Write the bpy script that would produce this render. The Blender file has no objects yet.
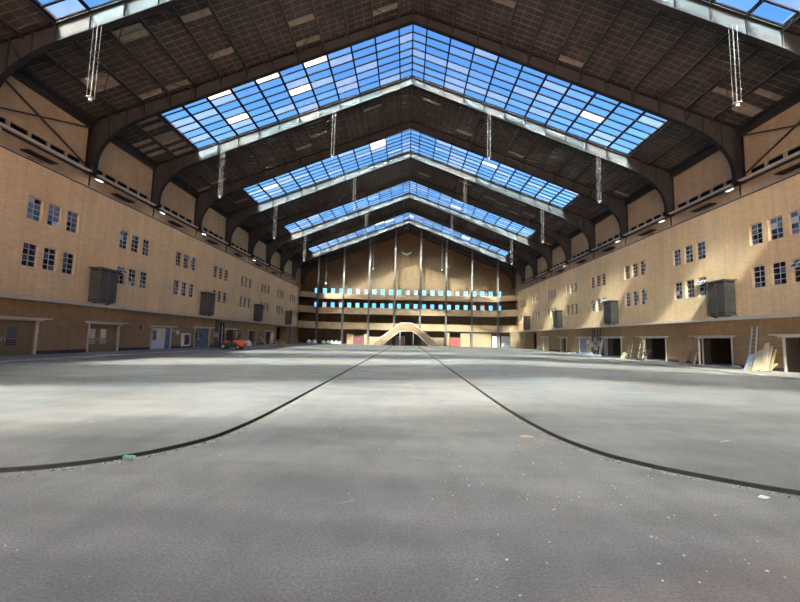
import bpy, bmesh, math, random
from mathutils import Vector, Matrix
random.seed(7)
scene = bpy.context.scene
C = scene.collection

# ---------------------------------------------------------------- camera
F_PX, ROLL, PITCH, YAW, CAM_H = 395.0, 0.0225, 0.09350, 0.01874, 1.72
fw = Vector((-math.sin(YAW)*math.cos(PITCH), math.cos(YAW)*math.cos(PITCH), math.sin(PITCH)))
rt0 = Vector((math.cos(YAW), math.sin(YAW), 0)); up0 = rt0.cross(fw)
rt = rt0*math.cos(ROLL) + up0*math.sin(ROLL)
up = up0*math.cos(ROLL) - rt0*math.sin(ROLL)
cam_d = bpy.data.cameras.new('camera'); cam = bpy.data.objects.new('camera', cam_d); C.objects.link(cam)
cam_d.sensor_width = 36.0; cam_d.lens = F_PX/800*36.0; cam_d.clip_end = 2000; cam_d.clip_start = 0.05
M3 = Matrix((rt, up, -fw)).transposed()
cam.matrix_world = Matrix.Translation((0, 0, CAM_H)) @ M3.to_4x4()
scene.camera = cam

# ---------------------------------------------------------------- sky, sun, exposure
world = bpy.data.worlds.new('sky'); scene.world = world; world.use_nodes = True
wn = world.node_tree; wn.nodes.clear()
SUN_DIR = Vector((0.25, 1.07, -1.0)).normalized()
sky = wn.nodes.new('ShaderNodeTexSky'); sky.sky_type = 'NISHITA'; sky.sun_disc = False
sky.sun_elevation = math.asin(-SUN_DIR.z); sky.sun_rotation = math.atan2(-SUN_DIR.x, -SUN_DIR.y)
sky.altitude = 0; sky.air_density = 1.0; sky.dust_density = 0.6; sky.ozone_density = 4.0
bg = wn.nodes.new('ShaderNodeBackground'); wo = wn.nodes.new('ShaderNodeOutputWorld'); bg.inputs[1].default_value = 0.052
wn.links.new(sky.outputs[0], bg.inputs[0]); wn.links.new(bg.outputs[0], wo.inputs[0])
sun_d = bpy.data.lights.new('sun', 'SUN'); sun_d.energy = 17.5; sun_d.angle = math.radians(3.0); sun_d.color = (1.0, 0.605, 0.405)
sun = bpy.data.objects.new('sun', sun_d); C.objects.link(sun)
sun.rotation_euler = SUN_DIR.to_track_quat('-Z', 'Y').to_euler(); sun.location = (-20, -60, 80)
vs = scene.view_settings
vs.view_transform = 'Standard'; vs.look = 'None'; vs.gamma = 1.0; vs.use_curve_mapping = False
vs.exposure = 3.1

# ---------------------------------------------------------------- materials
MAT = {}
def srgb(r, g, b):
    f = lambda v: ((v/255+0.055)/1.055)**2.4 if v/255 > 0.04045 else v/255/12.92
    return (f(r), f(g), f(b), 1)
def nodes(name):
    m = bpy.data.materials.new(name); m.use_nodes = True; MAT[name] = m
    nt = m.node_tree; b = nt.nodes['Principled BSDF']
    return m, nt, b
def noise_col(nt, coord, scale, detail, stops, stretch=None):
    n = nt.nodes.new('ShaderNodeTexNoise'); n.inputs['Scale'].default_value = scale; n.inputs['Detail'].default_value = detail
    if stretch:
        mp = nt.nodes.new('ShaderNodeMapping'); mp.inputs['Scale'].default_value = stretch
        nt.links.new(coord, mp.inputs[0]); nt.links.new(mp.outputs[0], n.inputs[0])
    else:
        nt.links.new(coord, n.inputs[0])
    r = nt.nodes.new('ShaderNodeValToRGB')
    r.color_ramp.elements[0].position, r.color_ramp.elements[0].color = stops[0]
    r.color_ramp.elements[1].position, r.color_ramp.elements[1].color = stops[1]
    nt.links.new(n.outputs[0], r.inputs[0])
    return r.outputs[0]
def mul(nt, a, b, fac=1.0, mode='MULTIPLY'):
    x = nt.nodes.new('ShaderNodeMix'); x.data_type = 'RGBA'; x.blend_type = mode; x.inputs[0].default_value = fac
    nt.links.new(a, x.inputs[6]); nt.links.new(b, x.inputs[7]); return x.outputs[2]
def plain(name, col, rough=0.7, var=0.12, scale=2.0, metal=0.0, spec=0.5):
    m, nt, b = nodes(name)
    g = nt.nodes.new('ShaderNodeNewGeometry')
    lo = tuple(c*(1-var) for c in col[:3])+(1,); hi = tuple(min(1, c*(1+var)) for c in col[:3])+(1,)
    o = noise_col(nt, g.outputs['Position'], scale, 6, ((0.3, lo), (0.7, hi)))
    nt.links.new(o, b.inputs['Base Color']); b.inputs['Roughness'].default_value = rough; b.inputs['Metallic'].default_value = metal
    b.inputs['Specular IOR Level'].default_value = spec
    return m
def brick(name, c1, c2, mortar, axis):
    m, nt, b = nodes(name)
    g = nt.nodes.new('ShaderNodeNewGeometry'); s = nt.nodes.new('ShaderNodeSeparateXYZ'); cb = nt.nodes.new('ShaderNodeCombineXYZ')
    nt.links.new(g.outputs['Position'], s.inputs[0])
    nt.links.new(s.outputs[1 if axis == 'y' else 0], cb.inputs[0]); nt.links.new(s.outputs[2], cb.inputs[1])
    t = nt.nodes.new('ShaderNodeTexBrick'); t.inputs['Scale'].default_value = 1.0
    t.inputs['Brick Width'].default_value = 0.44; t.inputs['Row Height'].default_value = 0.14; t.inputs['Mortar Size'].default_value = 0.012
    t.inputs['Color1'].default_value = c1; t.inputs['Color2'].default_value = c2; t.inputs['Mortar'].default_value = mortar
    nt.links.new(cb.outputs[0], t.inputs[0])
    n1 = noise_col(nt, g.outputs['Position'], 0.35, 5, ((0.25, (0.82, 0.80, 0.78, 1)), (0.75, (1.0, 1.0, 1.0, 1))))
    n2 = noise_col(nt, g.outputs['Position'], 1.2, 4, ((0.3, (0.86, 0.85, 0.84, 1)), (0.7, (1, 1, 1, 1))), (1, 3.0, 0.15))
    o = mul(nt, mul(nt, t.outputs[0], n1), n2)
    nt.links.new(o, b.inputs['Base Color']); b.inputs['Roughness'].default_value = 0.85
    b.inputs['Specular IOR Level'].default_value = 0.25
    bp = nt.nodes.new('ShaderNodeBump'); bp.inputs['Strength'].default_value = 0.25; bp.inputs['Distance'].default_value = 0.02
    iv = nt.nodes.new('ShaderNodeMath'); iv.operation = 'SUBTRACT'; iv.inputs[0].default_value = 1.0
    nt.links.new(t.outputs[1], iv.inputs[1]); nt.links.new(iv.outputs[0], bp.inputs['Height']); nt.links.new(bp.outputs[0], b.inputs['Normal'])
    return m
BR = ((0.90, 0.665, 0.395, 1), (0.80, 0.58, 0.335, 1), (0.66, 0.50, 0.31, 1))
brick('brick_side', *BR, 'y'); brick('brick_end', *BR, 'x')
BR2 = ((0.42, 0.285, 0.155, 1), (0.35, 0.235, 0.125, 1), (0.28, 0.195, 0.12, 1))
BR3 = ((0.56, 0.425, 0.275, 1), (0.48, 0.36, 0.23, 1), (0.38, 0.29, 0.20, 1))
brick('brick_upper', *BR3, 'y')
brick('brick_ground', *BR2, 'y'); brick('brick_back_shaded', *[tuple(c*.36 for c in b[:3])+(1,) for b in BR2], 'x')  # back-wall copy of the ground brick, lack of light put into the colour

def asphalt(name, base, dark):
    m, nt, b = nodes(name)
    g = nt.nodes.new('ShaderNodeNewGeometry'); P = g.outputs['Position']
    a = noise_col(nt, P, 0.22, 8, ((0.3, dark), (0.68, base)))
    s1 = noise_col(nt, P, 0.9, 8, ((0.32, (0.74, 0.74, 0.75, 1)), (0.62, (1.08, 1.07, 1.06, 1))), (0.35, 1.3, 1))
    s2 = noise_col(nt, P, 42, 9, ((0.28, (0.66, 0.66, 0.66, 1)), (0.72, (1.26, 1.26, 1.26, 1))))
    s3 = noise_col(nt, P, 2.6, 9, ((0.36, (0.86, 0.86, 0.87, 1)), (0.58, (1, 1, 1, 1))), (1.0, 0.45, 1))
    v = nt.nodes.new('ShaderNodeTexVoronoi'); v.inputs['Scale'].default_value = 1.3; nt.links.new(P, v.inputs[0])
    vr = nt.nodes.new('ShaderNodeValToRGB'); vr.color_ramp.elements[0].position = 0.015; vr.color_ramp.elements[0].color = (0.45, 0.44, 0.42, 1)
    vr.color_ramp.elements[1].position = 0.03; vr.color_ramp.elements[1].color = (0, 0, 0, 1); nt.links.new(v.outputs[0], vr.inputs[0])
    o = mul(nt, mul(nt, mul(nt, a, s1), s2), s3)
    o = mul(nt, o, vr.outputs[0], 0.6, 'ADD')
    nt.links.new(o, b.inputs['Base Color']); b.inputs['Roughness'].default_value = 0.62; b.inputs['Specular IOR Level'].default_value = 0.35
    n = nt.nodes.new('ShaderNodeTexNoise'); n.inputs['Scale'].default_value = 45; n.inputs['Detail'].default_value = 5; nt.links.new(P, n.inputs[0])
    bp = nt.nodes.new('ShaderNodeBump'); bp.inputs['Strength'].default_value = 0.25; bp.inputs['Distance'].default_value = 0.01
    nt.links.new(n.outputs[0], bp.inputs['Height']); nt.links.new(bp.outputs[0], b.inputs['Normal'])
    return m
asphalt('asphalt_lane', (0.265, 0.247, 0.232, 1), (0.178, 0.168, 0.159, 1))
asphalt('asphalt_side', (0.245, 0.231, 0.22, 1), (0.172, 0.164, 0.158, 1))
asphalt('concrete_walk', (0.32, 0.30, 0.275, 1), (0.24, 0.225, 0.21, 1))

def glass(name, haze, tint, col=(0.80, 0.80, 0.78, 1), straight=0.27):
    """old rolled glass: part of the light goes straight through, part is spread by the rippled surface, dirt scatters the rest"""
    m = bpy.data.materials.new(name); m.use_nodes = True; MAT[name] = m
    nt = m.node_tree; nt.nodes.clear()
    out = nt.nodes.new('ShaderNodeOutputMaterial'); tr = nt.nodes.new('ShaderNodeBsdfTransparent'); tl = nt.nodes.new('ShaderNodeBsdfTranslucent')
    rf = nt.nodes.new('ShaderNodeBsdfRefraction'); rf.inputs['IOR'].default_value = 1.12; rf.inputs['Roughness'].default_value = 0.85; rf.inputs['Color'].default_value = tint
    gl = nt.nodes.new('ShaderNodeBsdfGlossy'); mx0 = nt.nodes.new('ShaderNodeMixShader'); mx = nt.nodes.new('ShaderNodeMixShader'); mx2 = nt.nodes.new('ShaderNodeMixShader')
    g = nt.nodes.new('ShaderNodeNewGeometry'); n = nt.nodes.new('ShaderNodeTexNoise'); n.inputs['Scale'].default_value = 1.5; n.inputs['Detail'].default_value = 5
    nt.links.new(g.outputs['Position'], n.inputs[0])
    mr = nt.nodes.new('ShaderNodeMapRange'); mr.inputs[1].default_value = 0.3; mr.inputs[2].default_value = 0.75
    mr.inputs[3].default_value = max(0, haze*0.6); mr.inputs[4].default_value = min(1, haze*1.4); nt.links.new(n.outputs[0], mr.inputs[0])
    tr.inputs[0].default_value = tint; tl.inputs[0].default_value = col; gl.inputs['Roughness'].default_value = 0.1; mx2.inputs[0].default_value = 0.03
    mx0.inputs[0].default_value = straight; nt.links.new(rf.outputs[0], mx0.inputs[1]); nt.links.new(tr.outputs[0], mx0.inputs[2])
    nt.links.new(mr.outputs[0], mx.inputs[0]); nt.links.new(mx0.outputs[0], mx.inputs[1]); nt.links.new(tl.outputs[0], mx.inputs[2])
    nt.links.new(mx.outputs[0], mx2.inputs[1]); nt.links.new(gl.outputs[0], mx2.inputs[2]); nt.links.new(mx2.outputs[0], out.inputs[0])
    return m
glass('glass_clear', 0.001, (0.33, 0.66, 0.94, 1))
glass('glass_hazy', 0.002, (0.42, 0.74, 0.97, 1))
glass('glass_dirty', 0.009, (0.5, 0.78, 0.97, 1))
glass('glass_cream', 0.9, (0.9, 0.9, 0.85, 1), (0.115, 0.15, 0.16, 1))
glass('glass_frost', 0.65, (0.95, 0.93, 0.93, 1), (0.75, 0.70, 0.70, 1))
def pane_mat(name, col, rough, spec=0.8):
    m, nt, b = nodes(name); b.inputs['Base Color'].default_value = col; b.inputs['Roughness'].default_value = rough; b.inputs['Specular IOR Level'].default_value = spec
    g = nt.nodes.new('ShaderNodeNewGeometry'); n = nt.nodes.new('ShaderNodeTexNoise'); n.inputs['Scale'].default_value = 1.7; nt.links.new(g.outputs['Position'], n.inputs[0])
    bp = nt.nodes.new('ShaderNodeBump'); bp.inputs['Strength'].default_value = 0.12; bp.inputs['Distance'].default_value = 0.1
    nt.links.new(n.outputs[0], bp.inputs['Height']); nt.links.new(bp.outputs[0], b.inputs['Normal'])
pane_mat('pane_dark', (0.012, 0.013, 0.018, 1), 0.05)
pane_mat('pane_grey', (0.12, 0.13, 0.17, 1), 0.08)
pane_mat('pane_white', (0.55, 0.58, 0.62, 1), 0.25)
pane_mat('pane_reflection', (0.62, 0.56, 0.42, 1), 0.2)  # cream reflection in the door glass, painted as the pane colour

plain('steel_grey', (0.018, 0.020, 0.023, 1), 0.7, 0.2, 0.8, 0.0, 0.15)
plain('girder_grey', (0.038, 0.042, 0.047, 1), 0.7, 0.15, 0.7, 0.0, 0.15)
plain('slot_black', (0.006, 0.006, 0.007, 1), 0.9, 0.1, 1, 0.0, 0.1)
plain('steel_dark', (0.022, 0.021, 0.022, 1), 0.6, 0.2)
plain('bar_dark', (0.008, 0.009, 0.012, 1), 0.9, 0.1, 1, 0.0, 0.05)
plain('plank_dark', (0.041, 0.035, 0.035, 1), 0.9, 0.28, 0.9)
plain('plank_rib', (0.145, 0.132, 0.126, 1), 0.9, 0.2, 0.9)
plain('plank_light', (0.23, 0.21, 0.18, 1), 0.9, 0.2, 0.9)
plain('roof_top', (0.05, 0.045, 0.04, 1), 0.9)
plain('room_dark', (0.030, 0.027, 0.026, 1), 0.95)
plain('frame_white', (0.52, 0.53, 0.56, 1), 0.6)
plain('paint_white', (0.66, 0.68, 0.70, 1), 0.5)
plain('door_white', (0.62, 0.69, 0.78, 1), 0.45, 0.05)
plain('door_blue', (0.13, 0.17, 0.24, 1), 0.6)
plain('door_brown', (0.20, 0.145, 0.075, 1), 0.6, 0.1)
plain('trim_pale', (0.50, 0.45, 0.39, 1), 0.7)
plain('concrete_pale', (0.42, 0.38, 0.34, 1), 0.8, 0.25, 1.1)
plain('rail_light', (0.55, 0.52, 0.49, 1), 0.5)
plain('rail_pale', (0.36, 0.34, 0.33, 1), 0.5)
plain('reveal_brown', (0.07, 0.05, 0.037, 1), 0.8)
plain('plinth_dark', (0.05, 0.04, 0.042, 1), 0.8)
plain('louvre', (0.085, 0.085, 0.075, 1), 0.75, 0.2)
plain('louvre_roof', (0.10, 0.09, 0.08, 1), 0.8)
plain('maroon', (0.12, 0.03, 0.035, 1), 0.6)
plain('red_door', (0.33, 0.055, 0.05, 1), 0.6)
plain('pink_door', (0.36, 0.16, 0.13, 1), 0.6)
plain('wood_pale', (0.46, 0.365, 0.25, 1), 0.75, 0.12, 3)
plain('wood_tan', (0.36, 0.26, 0.15, 1), 0.75, 0.15, 3)
plain('wood_brown', (0.24, 0.15, 0.09, 1), 0.75, 0.15, 3)
plain('panel_tan', (0.30, 0.215, 0.12, 1), 0.75, 0.1, 0.6)
plain('board_blue', (0.50, 0.60, 0.72, 1), 0.5)
plain('aluminium', (0.50, 0.50, 0.50, 1), 0.4, 0.1, 2, 0.3)
plain('sack_white', (0.66, 0.65, 0.62, 1), 0.7, 0.12, 5)
plain('sack_black', (0.03, 0.03, 0.035, 1), 0.4)
plain('fork_red', (0.72, 0.10, 0.035, 1), 0.4, 0.08)
plain('rubber', (0.02, 0.02, 0.02, 1), 0.8)
plain('kerb_dark', (0.014, 0.013, 0.012, 1), 0.85, 0.3, 3)
plain('smear', (0.36, 0.35, 0.335, 1), 0.9, 0.3, 8)
plain('dust', (0.235, 0.212, 0.185, 1), 0.95, 0.25, 5)
plain('dirt', (0.20, 0.155, 0.11, 1), 0.95, 0.3, 6)
plain('cardboard', (0.50, 0.34, 0.24, 1), 0.85)
plain('can_green', (0.10, 0.34, 0.24, 1), 0.35, 0.3, 30)
plain('paper', (0.70, 0.72, 0.74, 1), 0.7)
plain('stair_tan', (0.235, 0.16, 0.088, 1), 0.8, 0.12, 0.7)
plain('gallery_tan', (0.29, 0.20, 0.112, 1), 0.8, 0.12, 0.7)
plain('column_grey', (0.095, 0.09, 0.085, 1), 0.6, 0.15, 1)
plain('slab_dark', (0.05, 0.042, 0.036, 1), 0.85)
lm, lnt, lb = nodes('lamp_glow'); lb.inputs['Emission Color'].default_value = (1, 0.93, 0.8, 1); lb.inputs['Emission Strength'].default_value = 2.2

# ---------------------------------------------------------------- mesh helpers
class MB:
    def __init__(s): s.v = []; s.f = []; s.m = []; s.mats = []
    def mi(s, mat):
        if mat not in s.mats: s.mats.append(mat)
        return s.mats.index(mat)
    def poly(s, pts, mat):
        n = len(s.v); s.v += [tuple(p) for p in pts]; s.f.append(tuple(range(n, n+len(pts)))); s.m.append(s.mi(mat))
    def box(s, a, b, mat, skip=''):
        x0, y0, z0 = (min(a[i], b[i]) for i in range(3)); x1, y1, z1 = (max(a[i], b[i]) for i in range(3))
        n = len(s.v)
        s.v += [(x0,y0,z0),(x1,y0,z0),(x1,y1,z0),(x0,y1,z0),(x0,y0,z1),(x1,y0,z1),(x1,y1,z1),(x0,y1,z1)]
        for q in ((0,3,2,1),(4,5,6,7),(0,1,5,4),(1,2,6,5),(2,3,7,6),(3,0,4,7)):
            s.f.append(tuple(n+i for i in q)); s.m.append(s.mi(mat))
    def beam(s, p, q, w, h, mat, upv=(0,0,1)):
        p = Vector(p); q = Vector(q); d = (q-p).normalized(); u = Vector(upv)
        if abs(d.dot(u)) > 0.98: u = Vector((1,0,0))
        r = d.cross(u).normalized(); u = r.cross(d).normalized()
        n = len(s.v)
        for c in (p, q):
            for a, b in ((-1,-1),(1,-1),(1,1),(-1,1)): s.v.append(tuple(c + r*(a*w/2) + u*(b*h/2)))
        for f in ((0,1,2,3),(7,6,5,4),(0,4,5,1),(1,5,6,2),(2,6,7,3),(3,7,4,0)):
            s.f.append(tuple(n+i for i in f)); s.m.append(s.mi(mat))
    def tube(s, pts, r, mat, k=8):
        pts = [Vector(p) for p in pts]; n = len(s.v)
        for i, p in enumerate(pts):
            d = ((pts[min(i+1, len(pts)-1)] - pts[max(i-1, 0)])).normalized()
            u = Vector((0,0,1)) if abs(d.z) < 0.9 else Vector((1,0,0))
            a = d.cross(u).normalized(); b = a.cross(d)
            for j in range(k):
                t = 2*math.pi*j/k; s.v.append(tuple(p + a*(math.cos(t)*r) + b*(math.sin(t)*r)))
        mi = s.mi(mat)
        for i in range(len(pts)-1):
            for j in range(k):
                s.f.append((n+i*k+j, n+i*k+(j+1)%k, n+(i+1)*k+(j+1)%k, n+(i+1)*k+j)); s.m.append(mi)
        s.f.append(tuple(n+j for j in reversed(range(k)))); s.m.append(mi)
        s.f.append(tuple(n+(len(pts)-1)*k+j for j in range(k))); s.m.append(mi)
    def prism(s, pts, vec, mat, mside=None):
        pts = [Vector(p) for p in pts]; vec = Vector(vec); n = len(s.v); k = len(pts)
        s.v += [tuple(p) for p in pts] + [tuple(p+vec) for p in pts]; mi = s.mi(mat); ms = s.mi(mside or mat)
        s.f.append(tuple(range(n, n+k))); s.m.append(mi); s.f.append(tuple(reversed(range(n+k, n+2*k)))); s.m.append(mi)
        for i in range(k):
            j = (i+1) % k; s.f.append((n+i, n+j, n+k+j, n+k+i)); s.m.append(ms)
    def mesh(s, name, smooth=False, down=False, upw=False, raw=False):
        me = bpy.data.meshes.new(name); me.from_pydata(s.v, [], s.f)
        for m in s.mats: me.materials.append(MAT[m])
        me.polygons.foreach_set('material_index', s.m)
        if smooth: me.polygons.foreach_set('use_smooth', [True]*len(s.f))
        me.update()
        if raw: return me
        bm = bmesh.new(); bm.from_mesh(me); bmesh.ops.recalc_face_normals(bm, faces=bm.faces)
        if down:
            for f in bm.faces:
                if f.normal.z > 0: f.normal_flip()
        if upw:
            for f in bm.faces:
                if f.normal.z < 0: f.normal_flip()
        bm.to_mesh(me); bm.free()
        return me
    def build(s, name, parent=None, smooth=False, **props):
        o = bpy.data.objects.new(name, s.mesh(name, smooth)); C.objects.link(o)
        if parent: o.parent = parent; o.matrix_parent_inverse = Matrix.Translation(-Vector(parent.location)) if parent.type == 'EMPTY' and parent.rotation_euler.z == 0 else Matrix()
        for k, v in props.items(): o[k] = v
        return o
def tag(o, label=None, cat=None, group=None, kind=None):
    if label: o['label'] = label
    if cat: o['category'] = cat
    if group: o['group'] = group
    if kind: o['kind'] = kind
    return o
def empty(name, loc=(0,0,0)):
    o = bpy.data.objects.new(name, None); C.objects.link(o); o.location = loc; o.empty_display_size = 0.3; return o
def thing(name, loc, label, cat, group=None): return tag(empty(name, loc), label, cat, group)
def place(me, name, parent, loc=(0,0,0), rot=(0,0,0)):       # a part sharing mesh data, loc relative to the parent
    o = bpy.data.objects.new(name, me); C.objects.link(o); o.parent = parent; o.location = loc; o.rotation_euler = rot; return o
def lathe(mb, prof, mat, c=(0,0,0), k=16, axis='z'):
    n = len(mb.v); mi = mb.mi(mat)
    for r, h in prof:
        for j in range(k):
            t = 2*math.pi*j/k; x, y = r*math.cos(t), r*math.sin(t)
            p = (x, y, h) if axis == 'z' else ((h, x, y) if axis == 'x' else (x, h, y))
            mb.v.append((p[0]+c[0], p[1]+c[1], p[2]+c[2]))
    for i in range(len(prof)-1):
        for j in range(k):
            mb.f.append((n+i*k+j, n+i*k+(j+1)%k, n+(i+1)*k+(j+1)%k, n+(i+1)*k+j)); mb.m.append(mi)
    mb.f.append(tuple(n+j for j in reversed(range(k)))); mb.m.append(mi)
    mb.f.append(tuple(n+(len(prof)-1)*k+j for j in range(k))); mb.m.append(mi)
ORD = ['nearest', 'second nearest', 'third nearest', 'fourth nearest', 'fifth nearest', 'sixth nearest', 'seventh nearest', 'eighth nearest', 'ninth nearest', 'tenth nearest', 'eleventh nearest']
SIDE = {-1: 'left', 1: 'right'}

# ---------------------------------------------------------------- dimensions
XW, XU = 24.5, 26.2            # lower wall plane, upper (set back) wall plane
BAY, Y1 = 8.2, 30.4            # girder pitch, first full girder in view
YB, YC, YE, YF = 96.0, 92.0, 88.0, -27.0   # back wall, gallery columns, end of lower walls, front wall
ZP, ZLED, ZWALK, ZSIDE = 12.58, 3.62, 0.10, 0.05
XK = 20.2                      # sidewalk edge
RIDGE, SL = 28.6, 0.376
def zd(x): return RIDGE - SL*abs(x)
def ya(k): return Y1 + BAY*k
GIRDERS = list(range(-6, 8))
SKY = [-6, -4, -2, 0, 2, 4, 6]   # skylight bays begin at these girders
BARX = [0.0] + [1.2 + 2.06*j for j in range(11)]      # 1.2 .. 21.8
PURX = BARX + [23.86, 25.75]
XS = BARX[-1]

# ================================================================ FLOOR
def curve_pts(side):
    if side < 0: return [(-2.96, 95.9), (-2.96, 18), (-2.96, 14.5), (-2.96, 12), (-2.96, 10.6), (-2.965, 9.5), (-2.98, 8.4), (-3.03, 7.5), (-3.16, 6.6), (-3.46, 5.95), (-3.8, 5.5), (-4.27, 5.12), (-4.86, 4.85), (-6.0, 4.58), (-8.0, 4.4), (-12, 4.3), (-14, 4.28), (-16, 4.26), (-31, 4.25)]
    return [(2.48, 95.9), (2.5, 18), (2.5, 14.5), (2.5, 12), (2.51, 10.5), (2.56, 9.0), (2.66, 7.8), (2.8, 7.0), (3.05, 6.28), (3.36, 5.84), (3.62, 5.57), (4.23, 5.10), (4.7, 4.83), (5.6, 4.5), (7.5, 4.25), (10, 4.15), (12, 4.1), (14, 4.08), (31, 4.05)]
def smooth_path(pts, n=6):
    out = []
    for i in range(len(pts)-1):
        p0 = Vector(pts[max(i-1,0)]); p1 = Vector(pts[i]); p2 = Vector(pts[i+1]); p3 = Vector(pts[min(i+2, len(pts)-1)])
        if (p2-p1).length > 6: out.append(tuple(p1)); continue
        if (p1-p0).length > 6: p0 = p1*2-p2
        if (p3-p2).length > 6: p3 = p2*2-p1
        for j in range(n):
            t = j/n
            out.append(tuple(0.5*((2*p1) + (p2-p0)*t + (2*p0-5*p1+4*p2-p3)*t*t + (3*p1-p0-3*p2+p3)*t**3)))
    out.append(tuple(pts[-1])); return out
mb = MB(); mb.poly([(-31, YF, 0), (31, YF, 0), (31, YB, 0), (-31, YB, 0)], 'asphalt_lane')
tag(mb.build('floor'), kind='structure')
for sd in (-1, 1):
    path = smooth_path(curve_pts(sd))
    bm = bmesh.new()
    vs_ = [bm.verts.new((x, y, ZSIDE)) for x, y in path] + [bm.verts.new((sd*31, 95.9, ZSIDE))]
    f = bm.faces.new(vs_)
    if f.normal.z < 0: f.normal_flip()
    bmesh.ops.triangulate(bm, faces=[f])
    me = bpy.data.meshes.new('floor_platform'); bm.to_mesh(me); bm.free(); me.materials.append(MAT['asphalt_side'])
    for p in me.polygons:
        if p.normal.z < 0: p.flip()
    o = bpy.data.objects.new('floor_platform_'+SIDE[sd], me); C.objects.link(o); tag(o, kind='structure')
    mb = MB()      # kerb face with its dark worn edge, and the ragged gap in front
    n = len(path)
    for i in range(n-1):
        (x0, y0), (x1, y1) = path[i], path[i+1]
        mb.poly([(x0,y0,-0.01),(x1,y1,-0.01),(x1,y1,ZSIDE+0.001),(x0,y0,ZSIDE+0.001)], 'kerb_dark')
    def off(d, z):
        r = []
        for i in range(n):
            a = Vector(path[max(i-1,0)]); b = Vector(path[min(i+1,n-1)]); t = (b-a).normalized(); nn = Vector((t.y, -t.x))*(-sd)
            r.append((path[i][0]+nn.x*d, path[i][1]+nn.y*d, z))
        return r
    top_in, top_e = off(0.02, ZSIDE+0.003), off(-0.002, ZSIDE+0.003)
    g0, g1 = off(-0.002, 0.004), off(-0.03, 0.004)
    d0, d1 = off(-0.028, 0.003), off(-0.17, 0.003)
    for A, B in ((top_in, top_e), (g0, g1)):
        for i in range(n-1): mb.poly([A[i], B[i], B[i+1], A[i+1]], 'kerb_dark')
    for i in range(n-1): mb.poly([d0[i], d1[i], d1[i+1], d0[i+1]], 'dust')
    tag(mb.build('trim_kerb_'+SIDE[sd]), kind='structure')
    mb = MB()      # sidewalk along the wall with a pale kerb strip
    mb.box((sd*XK, YF, 0.02), (sd*31, YB, ZWALK), 'concrete_walk')
    tag(mb.build('floor_sidewalk_'+SIDE[sd]), kind='structure')
    mb = MB(); mb.box((sd*(XK-0.02), YF, 0.02), (sd*(XK+0.35), YB, ZWALK+0.012), 'concrete_pale')
    mb.box((sd*(XK-0.12), YF, ZSIDE-0.02), (sd*(XK-0.02), YB, ZSIDE+0.004), 'kerb_dark')
    tag(mb.build('trim_sidewalk_'+SIDE[sd]), kind='structure')

mb = MB(); mb.poly([(-90, -160, -0.02), (90, -160, -0.02), (90, YF, -0.02), (-90, YF, -0.02)], 'concrete_walk'); tag(mb.build('floor_bounce'), kind='structure')  # unseen sunlit ground, added to bounce light in through the front wall
# ================================================================ WALLS WITH OPENINGS
def wall_plane(mb, axis, pos, u0, u1, z0, z1, holes, matfn, depth, sgn):
    """wall lying in a plane; axis 'x': plane x = pos with u = y; 'y': plane y = pos with u = x. holes: (u0,u1,z0,z1[,depth]); reveals go to pos+sgn*depth"""
    def P(u, z, d=0): return (pos+sgn*d, u, z) if axis == 'x' else (u, pos+sgn*d, z)
    us = sorted(set([u0, u1] + [h[0] for h in holes] + [h[1] for h in holes])); us = [u for u in us if u0 <= u <= u1]
    for a, b in zip(us[:-1], us[1:]):
        hs = sorted([h for h in holes if h[0] <= a+1e-6 and h[1] >= b-1e-6], key=lambda h: h[2])
        z = z0
        for h in hs:
            if h[2] > z: mb.poly([P(a,z),P(b,z),P(b,h[2]),P(a,h[2])], matfn(z))
            z = max(z, h[3])
        if z < z1: mb.poly([P(a,z),P(b,z),P(b,z1),P(a,z1)], matfn(z))
    for h in holes:
        a, b, c, d = h[:4]; dp = h[4] if len(h) > 4 else depth; m = matfn(c)
        mb.poly([P(a,c),P(a,d),P(a,d,dp),P(a,c,dp)], m); mb.poly([P(b,c),P(b,d),P(b,d,dp),P(b,c,dp)], m)
        mb.poly([P(a,d),P(b,d),P(b,d,dp),P(a,d,dp)], m)
        if c > 0.3: mb.poly([P(a,c),P(b,c),P(b,c,dp),P(a,c,dp)], m)

WIN_Y = ((24.3, 25.35), (25.75, 26.8), (27.25, 28.28))
WIN_ROWS = ((8.86, 10.36), (5.78, 7.33))
GROUPS = list(range(-3, 8))          # window groups along each wall; k = 0 is the first in view
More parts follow.
